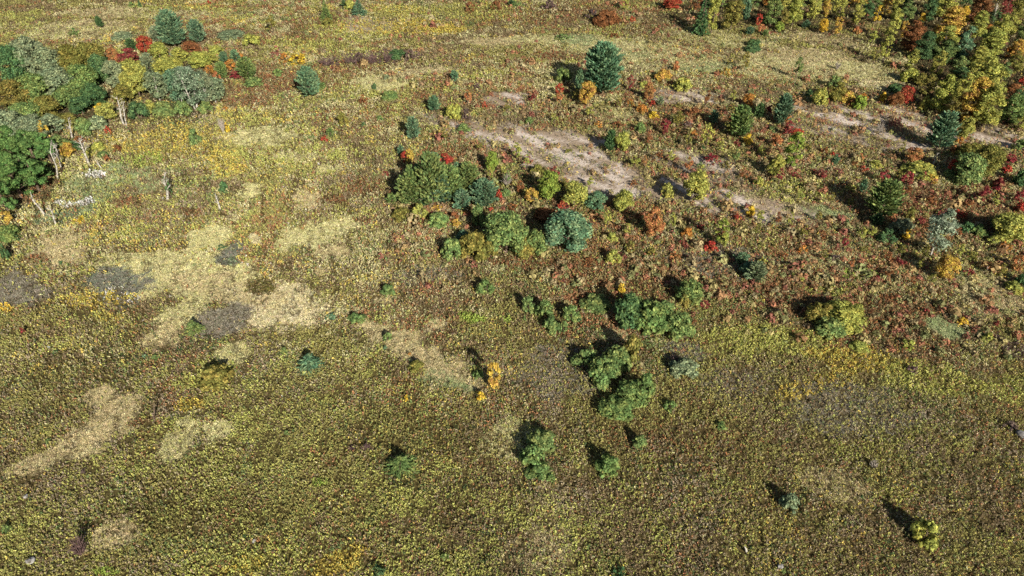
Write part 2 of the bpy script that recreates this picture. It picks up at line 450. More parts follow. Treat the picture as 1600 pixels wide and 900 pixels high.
def scatter(name, label, protos, xyz, col, scl, rng):
    n = len(xyz)
    me = bpy.data.meshes.new(name)
    me.vertices.add(n)
    me.vertices.foreach_set("co", xyz.astype(np.float32).ravel())
    def attr(nm, tp, arr, field):
        a = me.attributes.new(nm, tp, 'POINT')
        a.data.foreach_set(field, arr.astype(np.float32 if tp != 'INT' else np.int32).ravel())
    attr("plant_col", 'FLOAT_COLOR', np.concatenate([col, np.ones((n, 1))], 1), "color")
    attr("plant_rot", 'FLOAT_VECTOR', np.stack([rng.normal(0, .16, n), rng.normal(0, .16, n), rng.random(n) * 6.283], 1), "vector")
    attr("plant_scl", 'FLOAT_VECTOR', scl, "vector")
    attr("plant_var", 'INT', rng.integers(0, len(protos), n), "value")
    o = bpy.data.objects.new(name, me)
    o["kind"] = "stuff"; o["label"] = label
    COL.objects.link(o)
    ng = bpy.data.node_groups.new(name, 'GeometryNodeTree')
    ng.interface.new_socket("Geometry", in_out='INPUT', socket_type='NodeSocketGeometry')
    ng.interface.new_socket("Geometry", in_out='OUTPUT', socket_type='NodeSocketGeometry')
    N, L = ng.nodes, ng.links
    gi, go = N.new("NodeGroupInput"), N.new("NodeGroupOutput")
    def named(nm, tp):
        a = N.new("GeometryNodeInputNamedAttribute"); a.data_type = tp; a.inputs[0].default_value = nm
        return a.outputs[0]
    rot, sc_, var = named("plant_rot", 'FLOAT_VECTOR'), named("plant_scl", 'FLOAT_VECTOR'), named("plant_var", 'INT')
    join = N.new("GeometryNodeJoinGeometry")
    for k, pm in enumerate(protos):
        po = bpy.data.objects.new(pm.name, pm)          # only the node tree uses it
        oi = N.new("GeometryNodeObjectInfo"); oi.inputs["Object"].default_value = po
        oi.inputs["As Instance"].default_value = True
        cmp_ = N.new("FunctionNodeCompare"); cmp_.data_type = 'INT'; cmp_.operation = 'EQUAL'
        L.new(var, cmp_.inputs[2]); cmp_.inputs[3].default_value = k
        ip = N.new("GeometryNodeInstanceOnPoints")
        L.new(gi.outputs[0], ip.inputs["Points"]); L.new(cmp_.outputs[0], ip.inputs["Selection"])
        L.new(oi.outputs["Geometry"], ip.inputs["Instance"])
        L.new(rot, ip.inputs["Rotation"]); L.new(sc_, ip.inputs["Scale"])
        L.new(ip.outputs[0], join.inputs[0])
    L.new(join.outputs[0], go.inputs[0])
    md = o.modifiers.new("scatter", 'NODES'); md.node_group = ng
    return o

def scatter_points(rng):
    """jittered rows of points whose spacing grows gently with distance"""
    out = []
    y = 27.0
    while y < 252:
        d = math.hypot(y, CAM_H)
        s = 0.0021 * d
        half = 0.80 * (y * CP + CAM_H * SP) + 8
        nx = int(2 * half / s)
        xx = (np.arange(nx) + rng.random(nx)) * s - half
        out.append(np.stack([xx, y + (rng.random(nx) - 0.5) * s * 1.3, np.full(nx, d)], 1))
        y += s
    return np.concatenate(out)

def build_cover():
    rng = np.random.default_rng(21)
    Q = scatter_points(rng)
    x, y, d = Q.T
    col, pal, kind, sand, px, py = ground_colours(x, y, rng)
    n = len(x)
    amp = np.clip(0.95 - d / 215, 0.16, 0.6)[:, None]
    col = col * (1 + amp * (rng.random((n, 1)) - 0.48)) * (0.94 + 0.12 * rng.random((n, 3)))
    keys = list(P)
    grassy = np.isin(kind, [keys.index(k) for k in ('cream', 'tan', 'bright', 'grey', 'gbrown', 'pgreen', 'blue')])
    gap = fbm(x / (d / 80), y / (d / 80), 0.75, 303, 2)
    keep = (rng.random(n) > sand * 0.92) & (rng.random(n) < np.clip(0.1 + d / 320, .35, .8) + 0.8 * sstep(0.36, 0.52, gap))
    grow = np.clip(d / 95.0, 0.8, 1.75)                      # taller stands further up the field
    tall = 0.65 + 1.1 * rng.random(n) ** 1.5 * (0.4 + 1.1 * fbm(x, y, 3.0, 33))
    size = (0.6 + 0.55 * rng.random(n) ** 2) * grow
    z = np.full(n, -0.06)
    # rusty scrub stands among the trees on the right-hand half
    scrubzone = sstep(560, 720, px + 0.5 * (py - 330)) * (1 - sstep(430, 520, py - 0.14 * (px - 1000))) * sstep(110, 170, py)
    scrubzone = np.maximum(scrubzone, sstep(.45, .6, fbm(x, y, 9, 71)) * sstep(330, 420, px) * (1 - sstep(120, 160, py)) * 1.0)
    sc = (rng.random(n) < 0.042 * scrubzone * (0.4 + 1.2 * sstep(.4, .6, fbm(x, y, 6, 61)))) & keep & ~grassy
    w = keep & ~grassy & ~sc
    g = keep & grassy
    def pack(m, sx, sz): return np.stack([x, y, z], 1)[m], col[m], np.stack([sx, sx, sz], 1)[m]
    a = pack(w, size, size / grow * np.minimum(grow, 1.3) * tall)
    scatter("meadow_weeds", "mixed goldenrod and autumn weeds covering the meadow", [weed_proto(i) for i in range(6)], a[0], a[1], a[2], rng)
    a = pack(g, size * 1.25, size / grow * np.minimum(grow, 1.3) * (0.7 + 0.5 * rng.random(n)))
    scatter("dry_grass", "pale dry grass lying in patches through the meadow", [grass_proto(i) for i in range(5)], a[0], a[1], a[2], rng)
    ss = (0.5 + 0.6 * rng.random(n) ** 2 + 1.1 * rng.random(n) ** 14) * (0.8 + 0.3 * grow)
    a = pack(sc, ss, ss * (0.8 + 0.6 * rng.random(n)))
    pal2 = mute(np.array([lin(c) for c in ((158, 116, 68), (162, 132, 74), (150, 136, 74), (138, 110, 72), (172, 156, 88), (124, 130, 70), (162, 102, 66), (164, 148, 100), (134, 132, 72), (148, 130, 84), (146, 88, 66))]), 0.2)
    c2 = pal2[rng.integers(0, len(pal2), len(a[0]))] * (0.8 + 0.4 * rng.random((len(a[0]), 1)))
    scatter("scrub_undergrowth", "knee-high rusty scrub between the young trees", [scrub_proto(i) for i in range(5)], a[0], c2, a[2], rng)
    print("cover:", n, int(w.sum()), int(g.sum()), int(sc.sum()))

build_cover()

# ------------------------------------------------------------------ plants: meshes of each kind
def crown_surface(W, H, z0, n_clump, ls, cover, rng, shape, jit=0.5, aspect=0.62, puff=1.0, shell=(0.45, 1.3)):
    """leaf quads on many small clumps spread over a crown outline. shape(t) -> radius 0..1 at height share t"""
    a = W / 2
    Cs, Rs = [], []
    for _ in range(n_clump):
        t = rng.random() ** 0.9
        r = shape(t) * a
        ang = rng.random() * 6.283
        rr = r * (0.3 + 0.72 * rng.random() ** 0.65)
        cr = (0.08 + 0.13 * rng.random()) * min(W, H) * (0.75 + 0.4 * shape(t)) * puff
        Cs.append((rr * math.cos(ang), rr * math.sin(ang), z0 + t * (H - z0) * 0.93)); Rs.append(cr)
    Cs, Rs = np.array(Cs), np.array(Rs)
    area = 4 * math.pi * Rs ** 2
    cnt = np.maximum((cover * area / (ls * ls * 1.2)).astype(int), 5)
    cid = np.repeat(np.arange(len(Cs)), cnt)
    d = rand_unit(len(cid), rng)
    d[:, 2] = np.where(d[:, 2] < -0.35, -d[:, 2], d[:, 2])
    C = Cs[cid] + d * (Rs[cid] * rng.uniform(shell[0], shell[1], len(cid)) * (1 + 0.4 * (rng.random(len(cid)) < 0.12)))[:, None] * np.array([1, 1, 0.85])
    C[:, 2] = np.clip(C[:, 2], 0.05, None)
    hr = np.hypot(C[:, 0], C[:, 1]); lim = a * 1.2
    C[:, :2] *= np.minimum(1, lim / np.maximum(hr, 1e-6))[:, None]
    nrm = d + jit * rand_unit(len(cid), rng) + np.array([0, 0, 0.25])
    nrm /= np.linalg.norm(nrm, axis=1, keepdims=True)
    u, v = leaf_frame(nrm, rng)
    s = (ls * rng.uniform(0.65, 1.25, len(cid)))[:, None]
    return quads(C, u * s, v * s * aspect)

def conifer_surface(W, H, z0, tiers, per, ls, rng, up, prof, dens, wid=0.4):
    """whorls of branches, each clothed with elongated needle sprays"""
    Cs, Us, Vs = [], [], []
    for k in range(tiers):
        t = (k + rng.random() * 0.6) / tiers
        z = z0 + t * (H - z0) * 0.97
        L = max(prof(t) * W / 2, ls * 0.8)
        for b in range(max(4, int(per * (0.5 + prof(t))))):
            ang = rng.random() * 6.283
            l = L * rng.uniform(0.6, 1.12)
            e = up + rng.normal() * 0.12 + 0.5 * t * max(up, 0.1)
            dr = np.array([math.cos(ang) * math.cos(e), math.sin(ang) * math.cos(e), math.sin(e)])
            m = max(3, int(dens * l / ls))
            s = np.sqrt(rng.uniform(0.12, 1.0, m))
            side = np.array([-math.sin(ang), math.cos(ang), 0])
            C = dr * (s * l)[:, None] + side * (rng.normal(size=m) * 0.16 * l * (1.15 - s))[:, None] + np.array([0, 0, z])
            C[:, 2] += rng.normal(size=m) * ls * 0.25
            u = dr + 0.55 * rand_unit(m, rng) + np.array([0, 0, 0.35 if up > 0 else -0.1])
            u /= np.linalg.norm(u, axis=1, keepdims=True)
            v = np.cross(u, rand_unit(m, rng)); v /= np.linalg.norm(v, axis=1, keepdims=True) + 1e-9
            sz = (ls * rng.uniform(0.7, 1.2, m))[:, None]
            Cs.append(C); Us.append(u * sz); Vs.append(v * sz * wid)
    C, U, Vv = np.concatenate(Cs), np.concatenate(Us), np.concatenate(Vs)
    C[:, 2] = np.clip(C[:, 2], 0.04, H)
    return quads(C, U, Vv)

def tube(pts, rad, sides=6):
    """tapered bent tube as verts, quads"""
    pts = np.asarray(pts, float); V, F = [], []
    for i, p in enumerate(pts):
        d = pts[min(i + 1, len(pts) - 1)] - pts[max(i - 1, 0)]
        d /= np.linalg.norm(d) + 1e-9
        a = np.cross(d, [0.3, 0.9, 0.1]); a /= np.linalg.norm(a) + 1e-9
        b = np.cross(d, a)
        for k in range(sides):
            th = 2 * math.pi * k / sides
            V.append(p + rad[i] * (a * math.cos(th) + b * math.sin(th)))
    for i in range(len(pts) - 1):
        for k in range(sides):
            k2 = (k + 1) % sides
            F.append((i * sides + k, i * sides + k2, (i + 1) * sides + k2, (i + 1) * sides + k))
    return V, F

def join_vf(parts):
    V, F, o = [], [], 0
    for v, f in parts:
        V.extend(v); F.extend([tuple(i + o for i in q) for q in f]); o += len(v)
    return np.array(V), np.array(F)

def limb(p, d, length, r, rng, bend=0.15, sides=5):
    pts = [np.array(p, float)]
    d = np.array(d, float); d /= np.linalg.norm(d)
    for i in range(3):
        pts.append(pts[-1] + d * length / 3)
        d = d + rng.normal(size=3) * bend; d /= np.linalg.norm(d)
    return tube(pts, [r, r * 0.75, r * 0.5, r * 0.18], sides)

def trunk_vf(H, r, rng, limbs, start, spread, up, n_stem=1, base=0.0):
    parts = []
    for s in range(n_stem):
        ang = s * 6.283 / max(n_stem, 1) + rng.random()
        off = np.array([math.cos(ang), math.sin(ang), 0]) * base
        top = off * 3.5 + np.array([rng.normal() * 0.03 * H, rng.normal() * 0.03 * H, H])
        pts = [off * 0.5 + np.array([0, 0, -0.15]), off + (top - off) * 0.35, off + (top - off) * 0.7, top]
        parts.append(tube(pts, [r * 1.25, r, r * 0.65, r * 0.15]))
        for i in range(limbs):
            t = start + (0.92 - start) * (i + rng.random() * 0.6) / limbs
            p = off + (top - off) * t
            a = rng.random() * 6.283
            parts.append(limb(p, (math.cos(a), math.sin(a), up), spread * (1.1 - t * 0.8), r * (0.5 - 0.3 * t), rng))
    return join_vf(parts)

def rounded(t): return math.sqrt(max(0.0, 1 - (1.9 * t - 0.85) ** 2 / 1.13)) if t > 0.02 else 0.6
def dome(t): return math.sqrt(max(0.02, 1 - t ** 1.6 * 0.98))
def column(t): return 0.55 + 0.45 * math.sin(math.pi * min(1, t * 0.9 + 0.12)) - 0.35 * max(0, t - 0.75) / 0.25
def pine_prof(t): return 0.8 + 0.2 * math.sin(min(t / 0.3, 1) * 1.57) if t < 0.3 else max(0.1, (1 - ((t - 0.3) / 0.74) ** 1.9) ** 0.8)
def spruce_prof(t): return max(0.06, 1 - t * 0.97)

# kind: sizes (W, H), object name, part names, category, noun for labels
KIND = dict(
 P=dict(sizes=[(1.8, 2.4), (3.4, 5.0), (5.5, 8.0), (9.0, 11.5)], name="pine_tree", parts=("trunk", "crown"), cat="tree", noun="pine", nv=4),
 S=dict(sizes=[(1.1, 1.1), (2.6, 2.4), (4.2, 9.0)], name="spruce_tree", parts=("trunk", "crown"), cat="tree", noun="spruce", nv=2),
 B=dict(sizes=[(1.2, 1.0), (2.2, 1.8), (3.6, 2.8), (6.5, 5.0)], name="leafy_bush", parts=("stem", "foliage"), cat="bush", noun="bush", nv=3),
 M=dict(sizes=[(1.5, 2.2), (3.0, 4.6), (4.8, 7.5), (7.5, 10.0)], name="broadleaf_tree", parts=("trunk", "crown"), cat="tree", noun="broadleaf tree", nv=3),
 A=dict(sizes=[(1.2, 3.0), (2.0, 5.0), (2.6, 8.0)], name="sapling", parts=("trunk", "crown"), cat="sapling", noun="sapling", nv=3),
 R=dict(sizes=[(4.5, 7.5), (9.0, 11.0)], name="birch_tree", parts=("trunk", "crown"), cat="tree", noun="pale-trunked tree", nv=2),
 T=dict(sizes=[(1.8, 4.5), (2.8, 7.5), (4.2, 11.0)], name="broadleaf_tree", parts=("trunk", "crown"), cat="tree", noun="broadleaf tree", nv=3),
 O=dict(sizes=[(4.0, 6.5), (8.0, 10.0)], name="broadleaf_tree", parts=("trunk", "crown"), cat="tree", noun="broadleaf tree", nv=2),
 W=dict(sizes=[(3.2, 8.0)], name="birch_tree", parts=("trunk", "crown"), cat="tree", noun="birch", nv=1),
 X=dict(sizes=[(0.8, 0.8), (1.6, 1.2), (3.2, 1.6)], name="low_shrub", parts=None, cat="shrub", noun="low shrub", nv=3),
)
MESHES = {}
def plant_meshes(kind, i):
    """trunk and crown meshes of one kind and size, several variants, built once"""
    if (kind, i) in MESHES: return MESHES[kind, i]
    out = []
    W, H = KIND[kind]["sizes"][i]
    for v in range(KIND[kind]["nv"]):
        rng = np.random.default_rng(hash_seed(kind, i, v))
        ls = {0: 0.13, 1: 0.17, 2: 0.23, 3: 0.3}[i]
        tr = None
        if kind == 'P':
            cr = conifer_surface(W, H, 0.06 * H, (8, 12, 15, 19)[i], (9, 12, 15, 19)[i], ls * 1.25, rng, 0.6, pine_prof, 2.7, 0.42)
            tr = trunk_vf(H * 0.97, 0.018 * H + 0.03, rng, (6, 10, 14, 18)[i], 0.1, W * 0.42, 0.4)
        elif kind == 'S':
            cr = conifer_surface(W, H, 0.03 * H, (9, 12, 20)[i], (11, 15, 17)[i], ls * 1.05, rng, -0.06, spruce_prof, 2.6, 0.36)
            tr = trunk_vf(H * 0.97, 0.015 * H + 0.03, rng, (6, 10, 16)[i], 0.06, W * 0.42, 0.0)
        elif kind == 'B':
            cr = crown_surface(W, H, 0.08 * H, (20, 32, 46, 66)[i], ls * 0.85, 1.45, rng, dome)
            tr = trunk_vf(H * 0.75, 0.03 + 0.008 * H, rng, 2, 0.3, W * 0.22, 0.8, 4, W * 0.07)
        elif kind == 'M':
            cr = crown_surface(W, H, 0.16 * H, (20, 34, 52, 76)[i], ls * 0.85, 1.2, rng, rounded, 0.75, 0.6)
            tr = trunk_vf(H * 0.9, 0.015 * H + 0.03, rng, (5, 7, 9, 12)[i], 0.2, W * 0.42, 0.9)
        elif kind == 'A':
            cr = crown_surface(W, H, 0.2 * H, (18, 26, 36)[i], ls * 0.85, 1.05, rng, column, 0.8)
            tr = trunk_vf(H * 0.95, 0.012 * H + 0.03, rng, 6, 0.2, W * 0.4, 1.2)
        elif kind == 'O':                                   # wide crown of separate rounded leaf heads with deep gaps
            cr = crown_surface(W, H, 0.2 * H, (34, 52)[i], ls, 1.5, rng, dome, 0.55, 0.62, 0.75, (0.6, 1.0))
            tr = trunk_vf(H * 0.9, 0.02 * H + 0.04, rng, (8, 12)[i], 0.2, W * 0.45, 0.8)
        elif kind == 'T':
            cr = crown_surface(W, H, 0.12 * H, (26, 44, 70)[i], ls * 0.9, 0.95, rng, column, 0.75, 0.55)
            tr = trunk_vf(H * 0.95, 0.012 * H + 0.04, rng, (6, 9, 12)[i], 0.15, W * 0.45, 1.3)
        elif kind == 'W':
            cr = crown_surface(W, H, 0.24 * H, 60, 0.16, 0.5, rng, column, 0.9)
            tr = trunk_vf(H * 0.95, 0.1, rng, 12, 0.2, W * 0.5, 1.1)
        elif kind == 'R':
            cr = crown_surface(W, H, 0.2 * H, (42, 80)[i], (0.17, 0.2)[i], 0.6, rng, rounded, 0.8)
            tr = trunk_vf(H * 0.9, 0.013 * H + 0.05, rng, 6, 0.35, W * 0.4, 1.1, (2, 4)[i], W * 0.08)
        else:
            cr = crown_surface(W, H, 0.04, (9, 14, 22)[i], ls * 0.8, 0.75, rng, dome, 0.9)
        p = KIND[kind]["parts"] or (None, "foliage")
        cm = mesh_from(p[1], *cr); face_rnd(cm, len(cr[1]), rng); cm.materials.append(MAT_LEAF)
        tm = None
        if tr is not None:
            tm = mesh_from(p[0], *tr); tm.materials.append(MAT_PALE if kind in 'RW' else MAT_BARK)
        out.append((tm, cm))
    MESHES[kind, i] = out
    return out

def hash_seed(kind, i, v): return ord(kind) * 1000 + i * 37 + v * 7 + 5

# leaf colours (as seen in full sun): main, second, words
HUE = dict(
 bg=((94, 132, 98), (134, 156, 110), 'blue-green'), dg=((76, 108, 68), (108, 132, 76), 'dark green'), gg=((122, 138, 102), (156, 162, 116), 'grey-green'),
 mg=((106, 132, 74), (146, 156, 84), 'mid-green'), yg=((150, 156, 74), (180, 172, 76), 'yellow-green'), ol=((134, 134, 64), (168, 150, 72), 'olive'),
 ye=((216, 186, 46), (226, 160, 40), 'golden yellow'), og=((210, 138, 60), (214, 168, 70), 'orange'), sa=((206, 132, 84), (196, 160, 80), 'salmon-orange'),
 re=((196, 70, 58), (206, 110, 66), 'bright red'), cr=((160, 62, 68), (150, 76, 70), 'crimson'), ru=((160, 104, 62), (150, 84, 60), 'rusty brown'),
 pu=((118, 96, 92), (140, 118, 104), 'purplish brown'), gr=((142, 160, 124), (174, 184, 150), 'silver-grey'), lb=((140, 164, 66), (170, 178, 74), 'lime green'),
 bl=((112, 134, 102), (150, 160, 132), 'pale blue-green'), wd=((84, 120, 62), (116, 142, 74), 'deep green'), yo=((196, 170, 66), (206, 128, 66), 'yellow and orange'),
)
THINGS = []          # dicts: photo spot, size, words; labels are worked out once all stand
COUNT = {}

def lean_free(kind, x, yb, w, h):
    """ground spot and real size of a plant whose outline in the photo is w x h with its foot at yb"""
    z = 0.0
    for _ in range(4):
        c, t = at(x, yb - h / 2.0, z)
        s = t / FPX * 1.0                                  # metres per photo pixel
        d = ray(x, yb - h / 2.0); d = d / np.linalg.norm(d)
        sd, cd = -d[2], math.sqrt(1 - d[2] ** 2)
        dist = np.linalg.norm(ray(x, yb - h / 2.0)) * t
        s = dist / math.hypot(FPX, math.hypot(x - 800, yb - h / 2 - 450))
        a = w * s / 2
        b2 = (h * s / 2) ** 2 - (a * sd) ** 2
        b = math.sqrt(max(b2, (0.32 * a) ** 2 if kind in 'BX' else (0.6 * a) ** 2)) / cd
        z = b
    return c[0], c[1], 2 * a, 2 * b

def set_colour(o, hue, rng):
    m, s = HUE[hue][:2]
    LEAF_K = 0.92 if hue in ('bg', 'gg', 'mg', 'wd', 'bl', 'gr', 'dg') else 1.0 if hue in ('ye', 'yo', 'yg') else 0.78
    if hue in ('re', 'cr', 'og', 'sa', 'ru', 'yo', 'ye'): s = tuple(0.5 * np.array(s) + 0.5 * np.array((142, 124, 74)))
    j = 1 + 0.16 * (rng.random() - 0.5) + 0.07 * (rng.random(3) - 0.5)
    o.color = (*np.clip(mute(lin(m), 0.06) * LEAF_K * j, 0, 1), 1)
    o["leaf_two"] = [float(q) for q in np.clip(mute(lin(s), 0.06) * LEAF_K * j, 0, 1)] + [1.0]

def plant(x, yb, w, h, kind, hue, label=None, mark=None, group=None):
    """one tree, bush or shrub: an Empty at its foot with its parts, or one mesh when it is tiny"""
    K = KIND[kind]
    gx, gy, W, H = lean_free(kind, x, yb, w, h)
    if kind == 'S' and yb > 450: W *= 1.15; H *= 0.62
    if kind == 'B': W *= 1.14; H *= 0.88
    i = min(range(len(K["sizes"])), key=lambda q: abs(math.log(W / K["sizes"][q][0])) + 0.6 * abs(math.log(H / K["sizes"][q][1])))
    n = COUNT.get((kind, i), 0); COUNT[kind, i] = n + 1
    V = plant_meshes(kind, i)
    tm, cm = V[n % len(V)]
    rng = np.random.default_rng(int(x * 13 + yb * 7))
    W0, H0 = K["sizes"][i]
    sc = (W / W0, W / W0, H / H0)
    rz = rng.random() * 6.283
    if K["parts"] is None:
        o = bpy.data.objects.new(K["name"], cm)
        set_colour(o, hue, rng)
    else:
        o = bpy.data.objects.new(K["name"], None)
        o.empty_display_size = 0.3
        for part, me in zip(K["parts"], (tm, cm)):
            c = bpy.data.objects.new(part, me)
            c.parent = o
            if me is cm: set_colour(c, hue, rng)
            COL.objects.link(c)
    o.location = (gx, gy, -0.08); o.rotation_euler = (0, 0, rz); o.scale = sc
    o["category"] = K["cat"]
    COL.objects.link(o)
    THINGS.append(dict(o=o, x=x, y=yb - h * 0.5, W=W, H=H, noun=K["noun"], hue=hue, label=label, mark=mark, group=group, kind=kind))
    return o

def dead_tree(xb, yb, xt, yt, label, mark=None, thick=0.16, branches=6, pale=True, seed=1):
    """bare trunk with forked branches, each branch a part"""
    rng = np.random.default_rng(seed)
    g, _ = at(xb, yb)
    z = 3.0
    for _ in range(6):                                      # height at which the top pixel stands above the foot
        p, t = at(xt, yt, z)
        z += (g[1] - p[1]) * -0.35 if False else (p[1] - g[1]) * 0.45
        z = max(0.8, z)
    tip = np.array([p[0] - g[0], 0.0, z])
    o = bpy.data.objects.new("dead_tree", None)
    o.location = (g[0], g[1], -0.05)
    o["category"] = "dead tree"
    COL.objects.link(o)
    mat = MAT_PALE if pale else MAT_BARK
    pts = [np.zeros(3), tip * 0.33 + rng.normal(size=3) * 0.02 * z, tip * 0.68 + rng.normal(size=3) * 0.03 * z, tip]
    tv = mesh_from("trunk", *join_vf([tube(pts, [thick * 1.2, thick, thick * 0.7, thick * 0.25])])); tv.materials.append(mat)
    tk = bpy.data.objects.new("trunk", tv); tk.parent = o; COL.objects.link(tk)
    for i in range(branches):
        t = 0.38 + 0.58 * (i + 0.5 * rng.random()) / branches
        a = rng.random() * 6.283
        bl = (0.34 - 0.2 * t) * z * rng.uniform(0.7, 1.3)
        d = (math.cos(a), math.sin(a), rng.uniform(0.6, 1.4))
        vf = join_vf([limb(tip * t, d, bl, thick * 0.45, rng, 0.22)] + [limb(tip * t + np.array(d) * bl * 0.35, (math.cos(a + q), math.sin(a + q), 0.8), bl * 0.5, thick * 0.25, rng, 0.3) for q in (0.8, -0.9)])
        bm = mesh_from("branch", *vf); bm.materials.append(mat)
        b = bpy.data.objects.new("branch", bm); b.parent = o; COL.objects.link(b)
    THINGS.append(dict(o=o, x=(xb + xt) / 2, y=(yb + yt) / 2, W=z * .4, H=z, noun="bare dead tree", hue=None, label=label, mark=mark, group=None, kind='D'))
    return o

def bare_shrub(x, yb, w, h, label, hue_pale=True, seed=1, mark=None):
    """leafless shrub: a fan of thin twigs, in four stems"""
    rng = np.random.default_rng(seed)
    gx, gy, W, H = lean_free('B', x, yb, w, h)
    o = bpy.data.objects.new("bare_shrub", None)
    o.location = (gx, gy, -0.05); o["category"] = "shrub"
    COL.objects.link(o)
    for s in range(5):
        parts = []
        a0 = s * 1.257 + rng.random() * 0.6
        for q in range(9):
            a = a0 + rng.normal() * 0.5
            r = rng.uniform(0.2, 1.0)
            d = np.array([math.cos(a) * r * W * 0.5, math.sin(a) * r * W * 0.5, H * rng.uniform(0.55, 1.0) * (1.1 - 0.4 * r)])
            parts.append(limb((0.05 * math.cos(a), 0.05 * math.sin(a), 0), d, np.linalg.norm(d), 0.05, rng, 0.18, 4))
            parts.append(limb(d * 0.45, d + rng.normal(size=3) * W * 0.25, np.linalg.norm(d) * 0.5, 0.035, rng, 0.25, 4))
        m = mesh_from("stem", *join_vf(parts)); m.materials.append(MAT_DEAD if hue_pale else MAT_TWIG)
        c = bpy.data.objects.new("stem", m); c.parent = o; COL.objects.link(c)
    THINGS.append(dict(o=o, x=x, y=yb - h / 2, W=W, H=H, noun="leafless shrub", hue='gr' if hue_pale else 'pu', label=label, mark=mark, group=None, kind='D'))

MAT_TWIG = bark_material("twigs_dark", (120, 98, 92), (74, 58, 56), 2.0)

def boulder(x, yb, w, h, label, seed):
    rng = np.random.default_rng(seed)
    gx, gy, W, H = lean_free('B', x, yb, w, h)
    H = min(H, W * 0.6)
    import bmesh
    bm = bmesh.new()
    bmesh.ops.create_icosphere(bm, subdivisions=2, radius=0.5)
    for v in bm.verts:
        n = 1 + 0.34 * (rng.random() - 0.5)
        v.co = Vector((v.co.x * W * n * 1.1, v.co.y * W * 0.85 * n, max(v.co.z, -0.2) * H * 1.6 * n + 0.15 * H))
    me = bpy.data.meshes.new("boulder"); bm.to_mesh(me); bm.free()
    me.materials.append(MAT_ROCK)
    o = bpy.data.objects.new("boulder", me); o.location = (gx, gy, 0.12); o.rotation_euler.z = rng.random() * 6
    o["category"] = "rock"
    COL.objects.link(o)
    THINGS.append(dict(o=o, x=x, y=yb - h / 2, W=W, H=H, noun="pale boulder", hue=None, label=label, mark=None, group=None, kind='K'))

